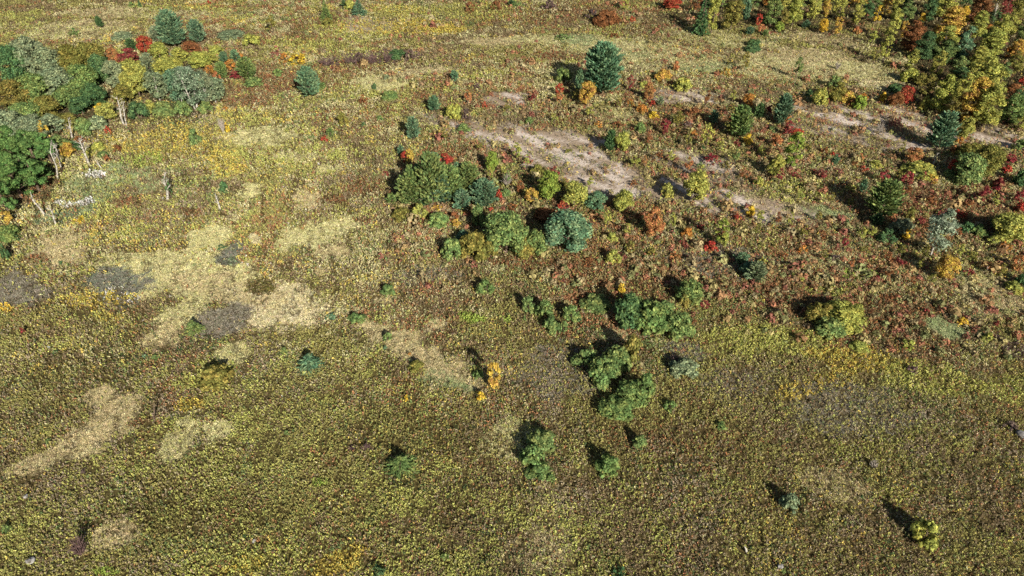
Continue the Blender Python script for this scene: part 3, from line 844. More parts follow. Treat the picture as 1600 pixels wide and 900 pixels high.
# ------------------------------------------------------------------ every plant of the photograph
# photo spot: centre x, foot y, width, height, kind, leaf colour, own label, phrase by which neighbours name it
G1 = "trees of the mixed grove"
G2 = "trees of the dark deciduous wood"
G3 = "trees of the autumn wood"
G4 = "pines of the central stand"
G5 = "willow bushes in the lower meadow"
G6 = "young trees and shrubs scattered over the old field"
G7 = "small plants dotted over the open meadow"
PL = [
 (G1, [
 (266,73,50,56,'P','bg',"broadest grey-green pine at the back of the mixed grove","the grove's broad rear pine"),(306,67,32,36,'P','bg'),(243,66,24,26,'P','gg'),
 (226,84,20,27,'M','re',"bright red maple standing behind the darker red one in the grove","the grove's bright red maple"),
 (200,105,27,29,'M','cr',"rounded crimson maple at the edge of the mixed grove","the rounded crimson maple"),
 (204,80,22,20,'P','dg'),(176,103,17,28,'M','sa'),(247,95,24,28,'M','yg'),(281,98,22,24,'M','yg'),(311,107,28,26,'M','yg'),(298,86,24,22,'M','ru'),
 (338,83,20,14,'B','yg'),(231,115,30,32,'P','gg'),(349,98,18,18,'P','bg'),(367,97,20,20,'P','bg'),(345,124,26,28,'P','mg'),
 (384,123,38,34,'P','mg',"layered green pine at the grove's outer corner near the orange brush","the grove's corner pine"),
 (373,94,12,12,'M','og'),(360,111,14,18,'M','og'),(327,118,14,16,'M','og'),(339,134,10,22,'M','sa'),(368,123,16,12,'M','cr'),
 (210,153,34,58,'M','yg',"tall yellow-green tree on the grove's side toward the dark wood","the grove's tall yellow-green tree"),(262,123,38,34,'M','yg'),(222,113,14,20,'M','yg'),
 (243,158,34,48,'R','gg'),(298,171,42,66,'R','bl',"largest pale-trunked birch with a wide blue-green crown","the large birch clump"),(276,166,30,58,'R','bg'),(317,166,30,58,'R','gg'),(288,140,30,36,'M','bl'),(332,160,34,42,'R','gg'),(272,142,28,36,'R','bg'),
 (255,181,25,27,'B','mg'),(284,179,22,24,'B','mg'),(215,185,28,30,'B','dg'),(320,175,18,20,'B','mg'),(233,180,16,24,'M','yg'),(190,165,26,34,'M','ol'),(178,140,26,44,'M','gg'),
 (310,135,20,22,'M','bg'),(252,140,20,24,'M','yg'),(225,140,22,30,'M','bg'),(188,128,20,30,'M','yg'),(395,135,24,16,'B','mg'),(275,95,16,18,'M','gg'),(328,100,18,18,'M','yg')]),
 (G6, [(352,173,10,8,'X','og'),(355,209,10,18,'X','ye'),(303,226,15,28,'B','mg'),(326,7,7,8,'X','re'),(217,10,7,12,'S','dg'),(205,11,12,8,'X','mg'),(360,59,32,14,'B','gg'),(392,71,24,20,'B','yg'),
 (154,43,14,18,'P','dg'),(190,61,24,14,'B','gg'),(115,56,20,12,'X','mg')]),
 (G2, [
 (45,124,46,62,'M','gg'),(20,132,38,60,'M','dg'),(76,127,40,52,'M','gg'),(112,122,38,50,'M','ol'),(140,114,38,46,'M','ol'),(157,132,30,46,'M','dg'),(128,148,40,46,'M','mg'),(90,152,42,46,'M','gg'),
 (52,162,42,46,'M','mg'),(20,172,40,46,'M','ol'),(108,172,34,40,'M','mg'),(146,167,34,36,'M','dg'),(125,180,30,28,'M','dg'),(72,187,36,36,'M','ol'),(40,197,38,38,'M','mg'),(154,177,14,16,'M','ye'),
 (14,218,40,46,'M','gg'),(52,218,36,38,'M','gg'),(82,207,30,30,'M','gg'),(166,190,26,30,'M','yg'),(150,205,26,26,'B','gg'),(105,200,24,24,'M','ol'),
 (12,264,54,68,'M','wd',"broadest deep green tree of the dark wood at the picture's edge","the dark wood's broadest tree"),(46,260,50,60,'M','wd'),(72,258,34,52,'M','wd',"deep green tree whose crown meets the meadow beside two bare trunks","the dark wood's edge tree"),
 (20,312,54,66,'M','wd'),(50,301,42,56,'M','wd'),(2,338,32,60,'M','wd'),(34,283,38,44,'M','wd'),(66,283,26,34,'M','wd'),(95,242,24,32,'M','mg'),(130,210,24,30,'B','mg',"round green bush between bare grey trunks at the wood's edge","the round bush among bare trunks"),
 (67,219,13,30,'M','yo'),(104,246,20,24,'M','yo'),(86,248,16,22,'M','dg'),(116,240,16,20,'M','dg'),(122,226,24,14,'X','ru'),(166,254,13,13,'X','ru'),(183,237,16,12,'X','ru'),(167,208,11,13,'X','re'),
 (8,352,18,22,'M','yo'),(10,374,30,26,'B','mg'),(4,405,10,30,'B','dg'),(150,235,20,14,'B','yg'),(135,245,18,12,'X','yg'),(160,245,18,10,'B','mg')]),
 (G7, [(25,376,20,11,'X','dg'),(75,364,10,6,'X','mg'),(125,346,22,9,'X','ye',"vivid golden yellow flower patch alone in blue-green grass","the golden flower patch"),(33,524,10,13,'X','cr'),
 (299,520,29,34,'S','mg',"bright layered spruce between pale grass and a grey-brown patch","the spruce by the grey-brown patch"),(336,604,40,35,'B','ol',"wide olive-yellow bush with a dark rim of shade","the wide olive-yellow bush"),
 (240,562,15,13,'S','mg'),(85,553,9,8,'X','dg'),(5,832,15,22,'S','mg'),(75,694,10,10,'X','mg'),(131,742,12,11,'X','pu'),
 (481,577,40,43,'S','bg',"largest blue-grey spruce alone in the brown meadow","the blue-grey meadow spruce"),(443,552,16,17,'S','mg'),(517,498,16,11,'B','bg'),(556,503,22,18,'B','mg',"round olive-green bush at the head of the long tan patch","the bush heading the tan patch"),
 (606,532,13,15,'B','mg'),(602,547,7,9,'X','bg'),(650,578,22,19,'B','ol',"rounded olive bush standing inside the long tan grass patch","the bush inside the tan patch"),(640,558,5,9,'X','og'),
 (772,611,19,45,'M','yo',"flaming yellow and orange young tree beside tan grass","the flaming yellow tree"),(747,591,15,15,'B','mg'),(751,625,11,17,'B','ye'),(636,628,9,13,'X','ye'),(605,461,19,20,'B','mg'),
 (758,459,22,25,'B','mg',"lone mid-green bush in open weeds before the broad central trees","the lone bush before the central trees"),
 (625,738,50,44,'S','mg',"biggest light green spruce low in the open meadow","the biggest meadow spruce"),(590,897,26,8,'X','dg'),(694,877,15,15,'X','mg'),(448,680,11,9,'X','mg'),
 (1001,698,20,22,'B','mg'),(1127,672,18,15,'B','mg'),(1236,796,24,28,'B','gg',"grey-green bush with a long dark shadow in the lower meadow","the grey-green lower bush"),
 (1448,850,34,42,'B','yg',"yellow-olive round bush nearest the lower corner, dark shadow behind","the yellow-olive corner bush"),(1348,779,7,7,'X','dg'),(1047,640,16,18,'B','mg'),
 (1580,673,24,18,'X','pu'),(954,742,34,35,'B','mg',"light green round bush beside its own black shadow","the light green round bush"),
 (420,455,14,8,'X','ol'),(345,390,16,9,'X','dg'),(362,412,22,12,'X','gg'),(95,412,8,6,'X','dg'),(1224,895,10,7,'X','mg'),(970,898,26,10,'X','dg'),(380,842,9,6,'X','dg'),(225,560,10,8,'X','bg')]),
 (G5, [(845,702,38,36,'B','mg'),(832,728,32,36,'B','mg'),(841,746,32,26,'B','mg'),(860,752,13,13,'B','mg'),
 (826,488,19,27,'B','mg'),(852,495,24,30,'B','mg'),(863,517,24,28,'B','mg'),(881,519,14,20,'B','mg'),(893,501,24,26,'B','mg'),(905,505,10,10,'X','dg'),(819,503,9,11,'X','mg'),
 (932,485,38,28,'B','mg',"broad mid-green bush just short of the dark thicket","the bush short of the thicket"),
 (983,508,36,54,'B','dg',"tallest dark green bush of the meadow thicket","the meadow thicket"),(1004,499,38,38,'B','mg'),(1023,516,46,50,'B','mg'),(1060,527,40,44,'B','mg',"round mid-green bush closing the thicket's lower end","the thicket's end bush"),(1038,492,28,26,'B','mg'),
 (914,570,32,30,'B','mg'),(945,598,44,44,'B','mg',"broadest bush of the upper three in the willow row","the willow row"),(966,575,36,38,'B','mg'),(987,563,26,44,'B','ol'),(990,629,42,38,'B','mg'),(1008,624,28,48,'B','mg'),(962,652,46,38,'B','mg',"lowest round bush of the willow row","the willow row's lowest bush"),
 (1070,588,36,32,'B','gg'),(1078,472,36,38,'B','mg',"mid-green bush edged with yellow above the thicket's end","the yellow-edged bush"),(1070,478,16,22,'B','ol'),
 (1283,504,38,36,'B','ol'),(1318,514,58,46,'B','yg',"widest yellow-green bush of the group on rusty ground","the wide bush on rusty ground"),(1300,523,36,32,'B','mg'),(1341,503,20,32,'B','yg'),(1343,548,26,18,'B','yg')]),
 (G6, [(1101,482,19,15,'X','cr'),(1085,508,10,12,'X','ru'),(972,457,10,18,'B','ye'),(1448,491,10,11,'X','cr'),(1505,507,15,14,'B','ye'),(1545,534,15,17,'B','yg'),(1560,512,12,12,'X','cr'),(1421,546,26,18,'X','yg'),(1424,583,19,15,'X','pu'),
 (1174,432,30,26,'B','bg'),(1183,442,40,36,'P','gg',"dark grey-green pine leaning over its shadow on rusty ground","the dark pine on rusty ground"),(1160,415,30,22,'P','bg'),(1192,415,16,14,'X','yg'),
 (1384,342,66,64,'P','mg',"broad green-gold pine with shadow stretching over brown scrub","the broad green-gold pine"),(1350,302,17,22,'P','bg'),(1372,354,26,22,'P','dg'),(1387,379,22,24,'B','dg'),(1411,367,28,30,'B','gg'),(1418,374,10,20,'B','ye'),(1424,345,12,22,'B','ol'),
 (1470,404,36,80,'W','gr',"silver-leaved birch with a pale bare lower trunk","the silver birch"),(1481,438,28,38,'M','yo'),(1418,292,15,24,'M','cr'),(1444,284,12,17,'X','cr'),(1490,276,15,28,'M','re'),
 (1515,284,44,48,'B','mg'),(1545,276,36,50,'M','ol'),(1577,256,18,16,'M','cr'),(1575,270,12,14,'B','re'),(1560,297,14,22,'B','cr'),(1594,317,15,22,'M','cr'),(1537,318,13,28,'M','cr'),(1595,334,16,20,'B','re'),
 (1580,380,46,48,'M','yg',"bushy yellow-green tree at the picture's edge above salmon shrubs","the edge's yellow-green tree"),(1512,363,20,19,'B','dg'),(1532,368,22,20,'B','mg'),(1560,357,24,20,'B','dg'),(1572,390,18,14,'X','og'),(1592,425,18,27,'M','sa'),(1597,445,14,20,'B','dg'),(1587,455,24,18,'B','yg'),
 (1306,258,15,17,'P','bg'),(1301,246,9,11,'B','re'),(1345,253,11,15,'B','sa'),(1241,268,26,64,'A','lb',"tallest lime-green sapling with crimson leaves at its top","the tall lime sapling"),(1213,277,21,36,'M','yg'),(1240,277,14,10,'X','cr'),(1272,272,13,9,'X','cr'),
 (1307,407,15,12,'X','pu'),(1322,351,14,10,'X','dg'),(1390,408,18,14,'X','ru'),(1408,416,20,14,'X','cr'),
 (858,315,31,48,'M','lb',"bright lime-green tree at the lower side of the sandy strip","the lime tree by the sand"),(897,327,35,42,'M','yg'),(931,327,30,30,'M','bg'),(938,337,18,12,'X','mg'),(974,332,28,36,'M','yg'),(830,318,18,26,'M','yo'),(839,274,18,20,'B','ol'),
 (878,326,12,15,'B','re'),(855,348,36,26,'B','ru',"dome-shaped rusty brown bush between the pines and the sand","the rusty dome bush"),(868,352,14,20,'B','yg'),(922,294,10,20,'A','yg'),(1043,308,17,23,'B','yg'),(1087,320,33,52,'M','yg',"light yellow-green young tree right below the second sandy streak","the light yellow-green young tree"),
 (1022,371,28,46,'M','sa',"salmon-topped young tree with yellow lower leaves amid brown scrub","the salmon-topped tree"),(1050,360,10,30,'A','yg'),(956,377,15,17,'B','yg'),(959,411,20,24,'B','yg'),(1076,371,17,18,'B','og'),(1068,385,13,14,'X','cr'),
 (1128,386,21,48,'A','lb',"slim lime and yellow sapling beside a red shrub","the slim lime sapling"),(1112,392,18,18,'B','re'),(1152,345,14,13,'X','re'),(1186,290,12,17,'B','yg'),(1174,337,12,18,'B','ye'),(1112,257,32,18,'X','cr'),(1048,256,12,22,'A','yg'),
 (888,395,62,64,'M','bg',"broad blue-green tree with a dense rounded crown in the middle field","the broad blue-green tree"),(838,394,29,38,'B','mg'),(791,399,58,66,'M','mg',"wide green broadleaf tree at the heart of the central thicket","the wide central tree"),(817,403,30,32,'B','ol'),
 (741,404,38,48,'B','ol',"tall olive bush at the front of the central thicket","the tall olive bush"),(707,403,28,34,'B','mg'),(725,378,22,22,'B','bg'),(763,403,26,36,'B','ol'),(684,353,26,25,'B','mg'),(684,329,20,10,'X','ye'),(708,345,14,16,'B','ru'),(713,353,12,14,'B','yo'),(727,338,10,10,'X','og'),(748,354,20,36,'B','mg'),(767,332,9,10,'X','re')]),
 (G4, [(676,263,28,26,'P','bg'),(640,323,46,56,'P','mg',"leftmost broad pine of the central stand, red shrub beside it","the stand's outer pine"),(612,317,20,13,'P','mg'),(643,320,20,62,'P','mg'),
 (673,324,48,86,'P','bg',"tallest pine at the middle of the central stand","the central stand's tallest pine"),(664,324,17,34,'P','dg'),(703,318,40,62,'P','bg'),(731,310,38,58,'P','bg'),(756,326,44,50,'P','gg',"blue-green pine ending the central stand beside orange saplings","the stand's last pine"),(722,330,28,36,'P','bg'),(700,286,26,30,'P','mg'),(690,322,36,52,'P','gg'),(658,306,36,52,'P','bg'),(716,304,32,50,'P','bg')]),
 (G6, [(695,260,21,20,'M','re',"bright red maple glowing behind the central pine stand","the red maple behind the pines"),(740,304,16,23,'M','re'),(641,256,16,24,'M','yo'),(632,256,10,20,'M','re'),(626,244,15,18,'P','bg'),(603,275,15,9,'X','cr'),
 (769,270,18,34,'M','lb',"lime-green sapling standing apart behind the central pines","the lime sapling behind the pines"),(780,311,9,18,'B','re'),(790,307,14,14,'B','mg'),(627,344,26,22,'B','ol'),(655,340,20,24,'B','yg'),
 (645,219,29,37,'P','bg',"upright blue-green pine standing in rusty shrubs by the sand's tip","the pine at the sand's tip"),(678,174,25,25,'P','bg'),(709,185,21,27,'B','yg'),(710,128,16,19,'P','bg'),(609,155,20,16,'B','mg'),(585,139,8,10,'B','dg'),(605,125,9,10,'X','gg'),(593,190,14,11,'X','mg'),(568,198,9,8,'X','dg'),
 (536,196,15,22,'B','ol'),(567,163,17,15,'X','ru'),(516,214,14,15,'P','mg'),(505,222,15,11,'X','re'),(481,153,46,50,'P','bg',"large conical blue-green pine alone past the mixed grove","the conical pine past the grove"),(504,140,13,13,'B','mg'),
 (508,31,22,32,'S','mg',"light green spruce near the top with a dark foot","the far light spruce"),(560,22,29,25,'S','bg',"wide blue-green spruce cut by the picture's top edge","the far wide spruce"),(537,14,11,16,'P','dg'),(546,16,13,18,'B','yg'),(512,39,14,13,'B','ol'),
 (467,99,32,17,'X','ye',"blazing yellow-orange brush beside the dark leafless thicket","the blazing yellow brush"),(444,97,20,14,'X','og'),(433,118,14,12,'B','mg'),(424,52,14,28,'A','ol'),(620,90,24,15,'B','dg'),(641,94,22,16,'X','pu'),(560,98,26,16,'X','pu'),
 (745,139,10,10,'X','pu'),(729,190,17,20,'X','pu'),(757,169,9,11,'X','re'),(722,206,20,14,'B','mg'),(735,19,24,15,'X','ru'),(799,9,14,10,'P','dg'),(808,10,18,8,'B','mg'),(858,14,24,14,'X','pu'),(775,16,18,14,'X','ru'),(755,8,16,12,'X','yg'),
 (943,148,76,80,'P','bg',"huge lone blue-green pine in the far pale grass","the huge lone pine"),(906,147,18,38,'P','bg'),(918,167,22,38,'M','yo'),(881,128,21,25,'B','mg'),(874,150,12,19,'M','re'),(834,158,16,12,'X','cr'),(948,38,34,24,'B','ru'),(925,31,20,16,'X','pu'),(978,16,9,24,'A','yg'),(988,34,10,10,'X','re'),
 (1051,14,24,20,'M','re'),(960,59,18,8,'X','ru'),(880,61,24,9,'X','mg'),(1037,125,22,20,'B','yo'),(1057,110,9,17,'B','sa'),(1015,157,16,28,'M','sa'),(1007,137,12,12,'B','yg'),(1068,141,24,22,'B','yg'),(1135,119,15,13,'X','yo'),(1179,72,17,13,'B','dg'),(1176,80,19,12,'B','dg',"nearer of two round dark bushes in the far pale grass","the round dark bushes"),
 (1166,111,12,32,'A','ol',"thin olive sapling casting a slanting shadow on pale grass","the thin olive sapling"),(1247,123,13,34,'A','mg',"spindly dark sapling alone in the far pale grass","the spindly sapling"),
 (1019,166,9,12,'B','re'),(1032,165,14,15,'P','gg'),(985,166,15,12,'X','og'),(1003,176,16,14,'B','og'),(1022,184,13,12,'B','ye'),(943,176,12,8,'X','mg'),(1060,197,15,24,'A','ol'),(1116,194,19,23,'P','bg'),
 (1158,216,46,52,'P','mg',"open-crowned green pine with a visible trunk in the autumn scrub","the open-crowned pine"),(1170,168,15,23,'M','og',"orange sapling rising behind the open-crowned pine","the orange sapling behind the pine"),(1187,186,24,26,'P','dg'),(1224,196,35,50,'P','bg',"dark blue-green pine with an orange shrub at its foot","the dark pine with orange foot"),(1229,197,12,20,'M','sa'),(1202,184,9,20,'M','cr'),(1206,206,11,11,'B','mg'),
 (1246,214,17,13,'M','re'),(1213,231,17,23,'M','sa'),(1170,226,14,19,'B','ye'),(1152,228,11,11,'X','cr'),(1039,211,14,25,'M','cr'),(1000,207,15,17,'B','mg'),(1106,233,16,42,'A','yg'),(1098,235,9,9,'B','dg'),(1083,212,14,10,'X','og'),(954,238,24,36,'P','dg'),(972,240,20,34,'M','yg'),
 (827,193,11,12,'B','mg'),(1085,184,24,18,'X','ru'),(1075,200,16,12,'X','pu'),(1264,150,10,12,'B','dg'),(1305,138,16,22,'B','mg'),(1282,164,20,30,'B','yg'),(1307,160,24,32,'M','ol'),(1324,160,18,22,'B','yo'),(1292,162,14,10,'X','cr'),(1345,170,17,24,'B','lb'),(1332,166,12,14,'B','ru'),(1350,158,12,14,'B','og'),
 (1380,158,10,16,'B','ye'),(1400,167,20,24,'M','ru'),(1418,163,20,28,'M','re'),(1400,144,20,15,'B','dg'),(1445,172,15,24,'B','yg'),(1429,254,21,24,'M','sa'),(1440,276,40,26,'B','yg'),(1455,285,28,16,'X','yo'),(1335,262,18,12,'X','ru'),(1350,268,16,10,'X','re'),(1370,262,16,14,'B','yg'),
 (1475,235,52,62,'P','bg',"blue-green pine at the wood's corner casting a long shadow","the corner pine of the wood"),(1510,220,19,38,'M','yg'),(1500,224,9,13,'B','og'),(1520,248,40,26,'B','ol'),(1492,240,16,14,'X','sa'),
 (1130,370,14,14,'X','ru'),(985,395,24,20,'X','ol'),(1000,345,18,14,'X','ru'),(920,415,26,14,'X','ru'),(1020,400,18,14,'X','ol'),(1055,405,20,14,'X','sa'),(1095,360,14,12,'X','cr'),(1140,310,14,12,'X','yg'),(1135,262,14,12,'X','ol'),(1190,240,14,14,'X','yg'),(1260,235,18,12,'X','ol'),(1290,240,14,12,'X','ru'),
 (990,290,14,10,'X','ru'),(965,200,18,12,'X','ru'),(935,200,14,12,'X','og'),(890,240,12,10,'X','ol'),(1060,170,14,10,'X','ol'),(1095,262,14,10,'X','mg'),(1160,280,16,14,'X','ru'),(800,330,18,14,'X','ru'),(815,360,16,14,'X','ru'),(905,350,20,14,'X','ru'),(1330,300,20,14,'X','yg'),(1455,320,20,16,'X','ru'),(1475,340,18,16,'X','wine' if False else 'cr'),(1500,340,20,14,'X','re'),(1515,325,18,14,'X','ru'),(1450,360,16,12,'X','ru'),(1440,350,12,14,'X','cr'),
 (1400,315,14,18,'X','ye'),(1330,320,14,12,'X','ol'),(1540,420,22,14,'X','ru'),(1520,405,20,14,'X','ol'),(1515,430,18,12,'X','cr'),(1350,395,20,12,'X','ol'),(1280,430,20,12,'X','ru'),(1370,440,20,12,'X','cr'),(1250,440,24,14,'X','yg'),(1225,405,14,12,'X','ru'),(1255,395,16,14,'X','og'),(1390,470,22,12,'X','ru'),(1330,450,18,10,'X','ol')]),
 (G3, [(1098,52,30,56,'S','dg',"dark layered spruce leading the autumn wood's far edge","the wood's leading spruce"),(1116,52,20,54,'M','yg'),(1102,54,10,10,'X','og'),(1146,46,34,46,'M','ol'),(1167,34,17,36,'P','bg'),(1172,54,19,13,'P','bg'),(1186,42,9,20,'M','re'),(1190,52,11,14,'M','sa'),(1196,57,14,11,'P','mg'),
 (1208,40,30,40,'M','mg'),(1219,48,13,16,'B','lb'),(1243,40,28,42,'M','yg'),(1260,44,17,13,'P','bg'),(1273,30,24,32,'M','sa'),(1292,30,15,32,'M','og'),(1288,52,13,22,'M','ye'),(1310,54,15,26,'M','yo'),(1313,28,24,28,'M','sa'),
 (1225,16,24,26,'M','yg'),(1180,14,20,24,'M','mg'),(1160,12,20,22,'P','bg'),(1130,14,24,26,'M','mg'),(1205,12,20,22,'M','og'),(1250,12,24,24,'M','mg'),(1275,8,20,20,'M','yg'),(1300,6,20,20,'M','yg'),(1330,8,24,24,'M','yo'),(1225,42,18,24,'M','ol'),(1110,14,22,22,'P','dg'),(1090,20,14,26,'M','ru'),
 (1343,40,20,34,'M','sa'),(1358,32,20,30,'M','dg'),(1373,36,14,24,'M','ye'),(1386,24,20,28,'M','sa'),(1403,30,18,44,'M','yg'),(1418,36,24,30,'M','mg'),(1397,62,22,42,'M','yg'),(1413,60,13,26,'M','og'),(1438,52,15,28,'M','ye'),(1426,80,36,40,'M','ru',"pinkish brown tree fronting the autumn wood's gap","the pinkish brown tree"),
 (1386,97,17,42,'A','yg'),(1365,70,12,22,'A','yg'),(1340,52,12,12,'B','sa'),(1368,100,9,26,'A','ol'),(1426,112,15,36,'A','yg'),(1423,127,21,24,'B','yg'),(1440,134,15,22,'B','ol'),(1375,12,20,24,'M','mg'),(1350,10,20,24,'M','og'),(1420,12,22,24,'P','dg'),
 (1480,30,36,50,'M','yg'),(1503,54,20,38,'M','ye',"brightest golden yellow tree of the autumn wood","the golden tree"),(1486,64,44,46,'M','yo'),(1478,86,38,38,'M','yg'),(1536,34,34,38,'M','ru',"large rust-red maple at the far side of the autumn wood","the rust-red maple"),(1573,32,20,32,'M','cr'),(1530,62,30,38,'M','yg'),(1514,68,15,24,'M','ye'),(1546,54,14,16,'M','og'),
 (1560,80,32,48,'M','yg'),(1579,66,24,40,'M','yg'),(1592,30,26,34,'M','ol'),(1590,94,24,28,'M','yo'),(1550,98,42,44,'M','yg'),(1578,92,12,20,'M','og'),(1510,100,26,50,'M','bg',"blue-green tree among yellow neighbours inside the autumn wood","the wood's blue-green tree"),(1480,96,46,28,'M','mg'),(1446,94,32,38,'M','dg'),(1530,112,32,34,'M','yg'),(1587,120,28,34,'M','ol'),
 (1452,40,24,34,'M','dg'),(1460,14,26,26,'P','dg'),(1512,22,20,34,'M','dg'),(1556,42,16,24,'M','dg'),(1600,70,20,34,'M','mg'),(1500,132,30,24,'M','dg'),(1570,125,24,24,'M','mg'),(1552,128,22,20,'M','dg'),
 (1467,124,20,40,'M','yg'),(1498,127,26,34,'M','mg'),(1515,126,13,12,'M','sa'),(1536,154,52,56,'M','yg'),(1559,166,28,48,'M','yg'),(1524,193,46,62,'M','yo'),(1547,202,42,60,'M','yg',"tallest bushy yellow-green tree along the wood's lower edge","the wood's lower yellow-green tree"),(1475,178,34,52,'M','yg'),(1506,168,26,48,'M','yg'),(1452,150,24,30,'M','ol'),(1490,190,26,34,'M','ol'),
 (1591,147,14,16,'M','sa'),(1598,142,12,22,'M','re'),(1590,174,22,34,'M','dg'),(1583,194,42,40,'M','mg'),(1580,160,24,26,'M','ru'),(1598,205,20,24,'M','sa'),(1600,236,22,20,'B','mg'),(1600,290,20,30,'B','dg')]),
]
for grp, rows in PL:
    for r in rows:
        r = list(r)
        if grp == G4: r[2] *= 1.3; r[5] = {'bg': 'mg', 'gg': 'bg'}.get(r[5], r[5]) if int(r[0]) % 2 or r[5] == 'gg' else r[5]
        if r[5] == 'wd': r[4] = 'O'
        if grp == G3 and r[5] == 'sa' and r[3] > 22: r[5] = 'yo' if int(r[0]) % 3 == 0 else 'yg'
        if grp == G3 and r[5] == 'og' and r[3] > 22: r[5] = 'yo'
        if grp == G3 and r[4] == 'M' and r[3] > 22:        # the autumn wood's trees are tall and narrow
            r[4] = 'T'; r[2] *= 0.78; r[3] *= 1.2
        plant(*r[:6], label=r[6] if len(r) > 6 else None, mark=r[7] if len(r) > 7 else None, group=grp)

for k, (xb, yb, xt, yt, lab, mk, th, nb) in enumerate([
 (194,196,182,150,"forked white dead tree against the mixed grove","the forked white dead tree",.2,7),
 (198,197,192,160,"thinner white dead trunk close beside the forked dead tree",None,.13,5),
 (140,258,123,214,"pale dead tree with many grey branches near white flowers","the many-branched dead tree",.2,9),
 (90,278,80,218,"slender bent bare trunk at the dark wood's edge",None,.13,6),
 (96,263,83,223,"reddish bare trunk just behind the slender bent one",None,.14,6),
 (160,264,147,248,"short pale dead trunk next to a white flower patch",None,.12,4),
 (113,216,106,184,"grey bare tree rising beside the round green bush",None,.16,9),
 (70,336,47,299,"leaning dead trunk with a broken tip below the dark wood","the leaning dead trunk",.16,3),
 (88,352,75,320,"lower of two leaning dead trunks in blue-green grass",None,.13,3),
 (262,313,257,270,"tall snag wrapped in dark leaves in the pale meadow","the leafy snag",.2,5),
 (344,327,336,301,"short broken snag with a dark leafy sprig","the short broken snag",.16,5),
 (241,657,239,633,"thin dark snag beside the tan grass patch",None,.1,4),
 (1552,35,1569,2,"white leaning trunk between red trees in the autumn wood",None,.22,6),
 (1457,258,1466,238,"bent bare branchy trunk before the dark wood corner",None,.14,8),
 (1455,385,1440,378,"fallen pale trunk lying below the silver birch",None,.14,3),
 (1167,862,1165,856,"stubby pale stump in the lower meadow",None,.12,2)]):
    dead_tree(xb, yb, xt, yt, lab, mk, th, nb, k != 11, 40 + k)
rs = np.random.default_rng(77)                              # the thin young growth all over the old field
n = 0
while n < 70:
    x, y = rs.uniform(690, 1590), rs.uniform(140, 450)
    if y > 250 + (x - 690) * 0.24 + 60 or y < 90 + (x - 690) * 0.05 or (x > 1400 and y < 210): continue
    if any(abs(x - t["x"]) < 14 and abs(y - 8 - t["y"]) < 16 for t in THINGS): continue
    if sand_mask(np.array([x]), np.array([y]), *[np.array([q]) for q in at(x, y)[0][:2]])[0] > 0.3: continue
    plant(x, y, rs.uniform(8, 13), rs.uniform(16, 30), 'A', ['ol', 'yg', 'ru', 'mg', 'ol', 'sa', 'yg', 'cr'][rs.integers(0, 8)], group=G6)
    n += 1
plant(262,312,9,40,'A','dg',label="column of dark ivy leaves clothing the tall snag",group=None)
plant(348,299,12,18,'B','dg',label="dark leafy sprig growing against the short broken snag",group=None)

for k, (x, yb, w, h, lab, pale) in enumerate([
 (510,104,34,20,"purplish leafless shrub opening the dark thicket row beyond the blazing brush",False),(545,101,30,22,"second leafless shrub of the dark thicket row",False),(582,101,34,24,"densest leafless shrub at the middle of the dark thicket row",False),
 (604,97,24,20,"last leafless shrub of the dark row beside a green bush",False),(119,872,30,40,"large grey leafless shrub in the lowest meadow",False),(550,704,14,10,"small brown leafless shrub farther from the biggest spruce",False),(573,705,20,13,"brown leafless shrub close beside the biggest meadow spruce",False),
 (1055,574,28,22,"grey-brown leafless shrub beside a grey-green bush past the willow row",False),(345,206,12,28,"pinkish leafless shrub before the mixed grove",True),(793,292,16,24,"blue-grey leafless shrub beside the lime sapling and sand",True),
 (1376,209,20,22,"silvery leafless shrub on the bare sandy strip",True),(1367,732,12,16,"white twiggy skeleton of a shrub in the lower meadow",True),(1310,108,10,14,"thin leafless shrub at the autumn wood's pale grass margin",True)]):
    bare_shrub(x, yb, w, h, lab, pale, 90 + k)
for k, (x, yb, w, h, lab) in enumerate([(1301,203,5,4,"small white boulder on the bare sandy strip"),(1598,684,18,11,"grey boulder cut by the picture's edge beside a dark shrub"),(48,879,13,6,"low grey boulder in the lowest meadow corner"),(397,848,6,6,"pale boulder in short weeds near yellow grass"),(40,779,7,6,"pinkish white stone above the grey corner boulder"),(1219,888,9,6,"dull grey stone in the weeds under the bush shadow")]):
    boulder(x, yb, w, h, lab, 200 + k)

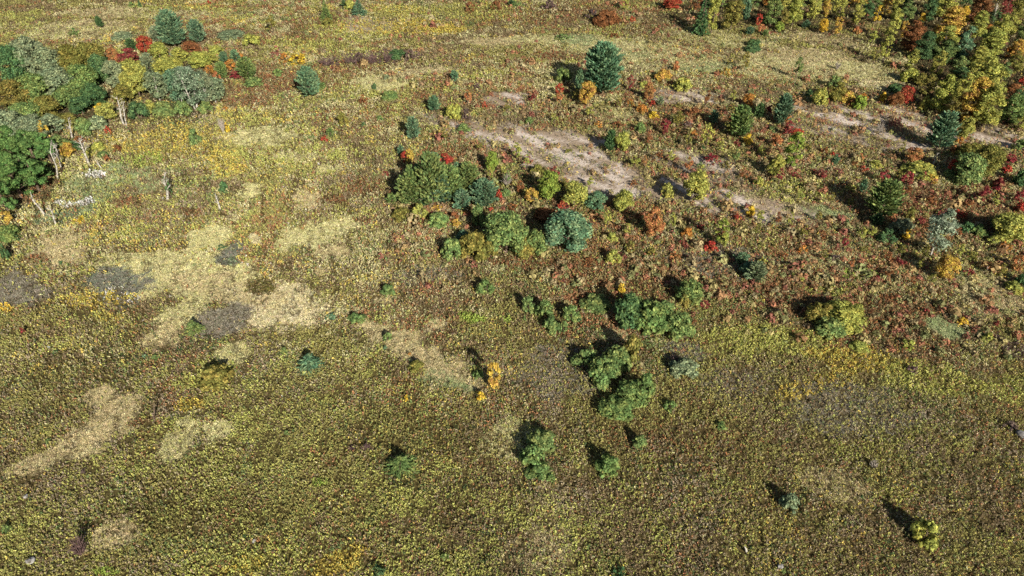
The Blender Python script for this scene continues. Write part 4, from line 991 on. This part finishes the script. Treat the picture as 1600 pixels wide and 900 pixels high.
# ------------------------------------------------------------------ labels for the rest: look + neighbour
MARKS = [(t["x"], t["y"], t["mark"]) for t in THINGS if t["mark"]]
MARKS += [(165,446,"the dark grey grass hollow"),(415,216,"the oval cream patch"),(430,480,"the bright straw patch"),(495,364,"the long cream patch"),(820,225,"the long sandy strip"),(1082,150,"the far sandy streak"),(1400,200,"the sandy strip by the wood"),
 (1565,215,"the pale sand by the edge"),(740,496,"the lime-green weed patch"),(1230,530,"the pale yellow weeds"),(60,725,"the lowest tan patch"),(155,640,"the pinkish tan patch"),(1470,320,"the wine-red scrub"),(1240,335,"the grey sandy trail")]
def size_word(t):
    H = t["H"]
    return "tiny" if H < 0.9 else "small" if H < 2 else "young" if H < 3.6 else "mid-sized" if H < 6 else "tall" if H < 9 else "very tall"
def rel(dx, dy, d):
    """where a plant stands from its landmark, as the photograph shows it"""
    a = math.degrees(math.atan2(-dy, dx)) % 360
    w = ["right of", "behind and right of", "behind", "behind and left of", "left of", "before and left of", "before", "before and right of"][int((a + 22.5) // 45) % 8]
    return ("close " if d < 26 else "" if d < 70 else "well ") + w
used = set(t["label"] for t in THINGS if t["label"])
for t in sorted(THINGS, key=lambda t: -t["W"] * t["H"]):
    if not t["label"]:
        look = (size_word(t) + " " + HUE[t["hue"]][2] + " " + t["noun"]).strip()
        shape = " slender" if t["H"] > 2.1 * t["W"] else " spreading" if t["W"] > 1.25 * t["H"] else ""
        near = sorted(MARKS, key=lambda m: (m[0] - t["x"]) ** 2 + ((m[1] - t["y"]) * 1.5) ** 2)
        done = False
        for m in near[:7]:
            dx, dy = t["x"] - m[0], t["y"] - m[1]
            if m[2] == t["mark"] or math.hypot(dx, dy) < 3: continue
            for lk in (look, look.replace(" ", shape + " ", 1) if shape else look):
                lab = lk + " " + rel(dx, dy, math.hypot(dx, dy)) + " " + m[2]
                if lab not in used and len(lab.split()) <= 16:
                    done = True; break
            if done: break
        t["label"] = lab; used.add(lab)
    t["o"]["label"] = t["label"]
    if t["group"]: t["o"]["group"] = t["group"]
print("things:", len(THINGS), "labels:", len(used))
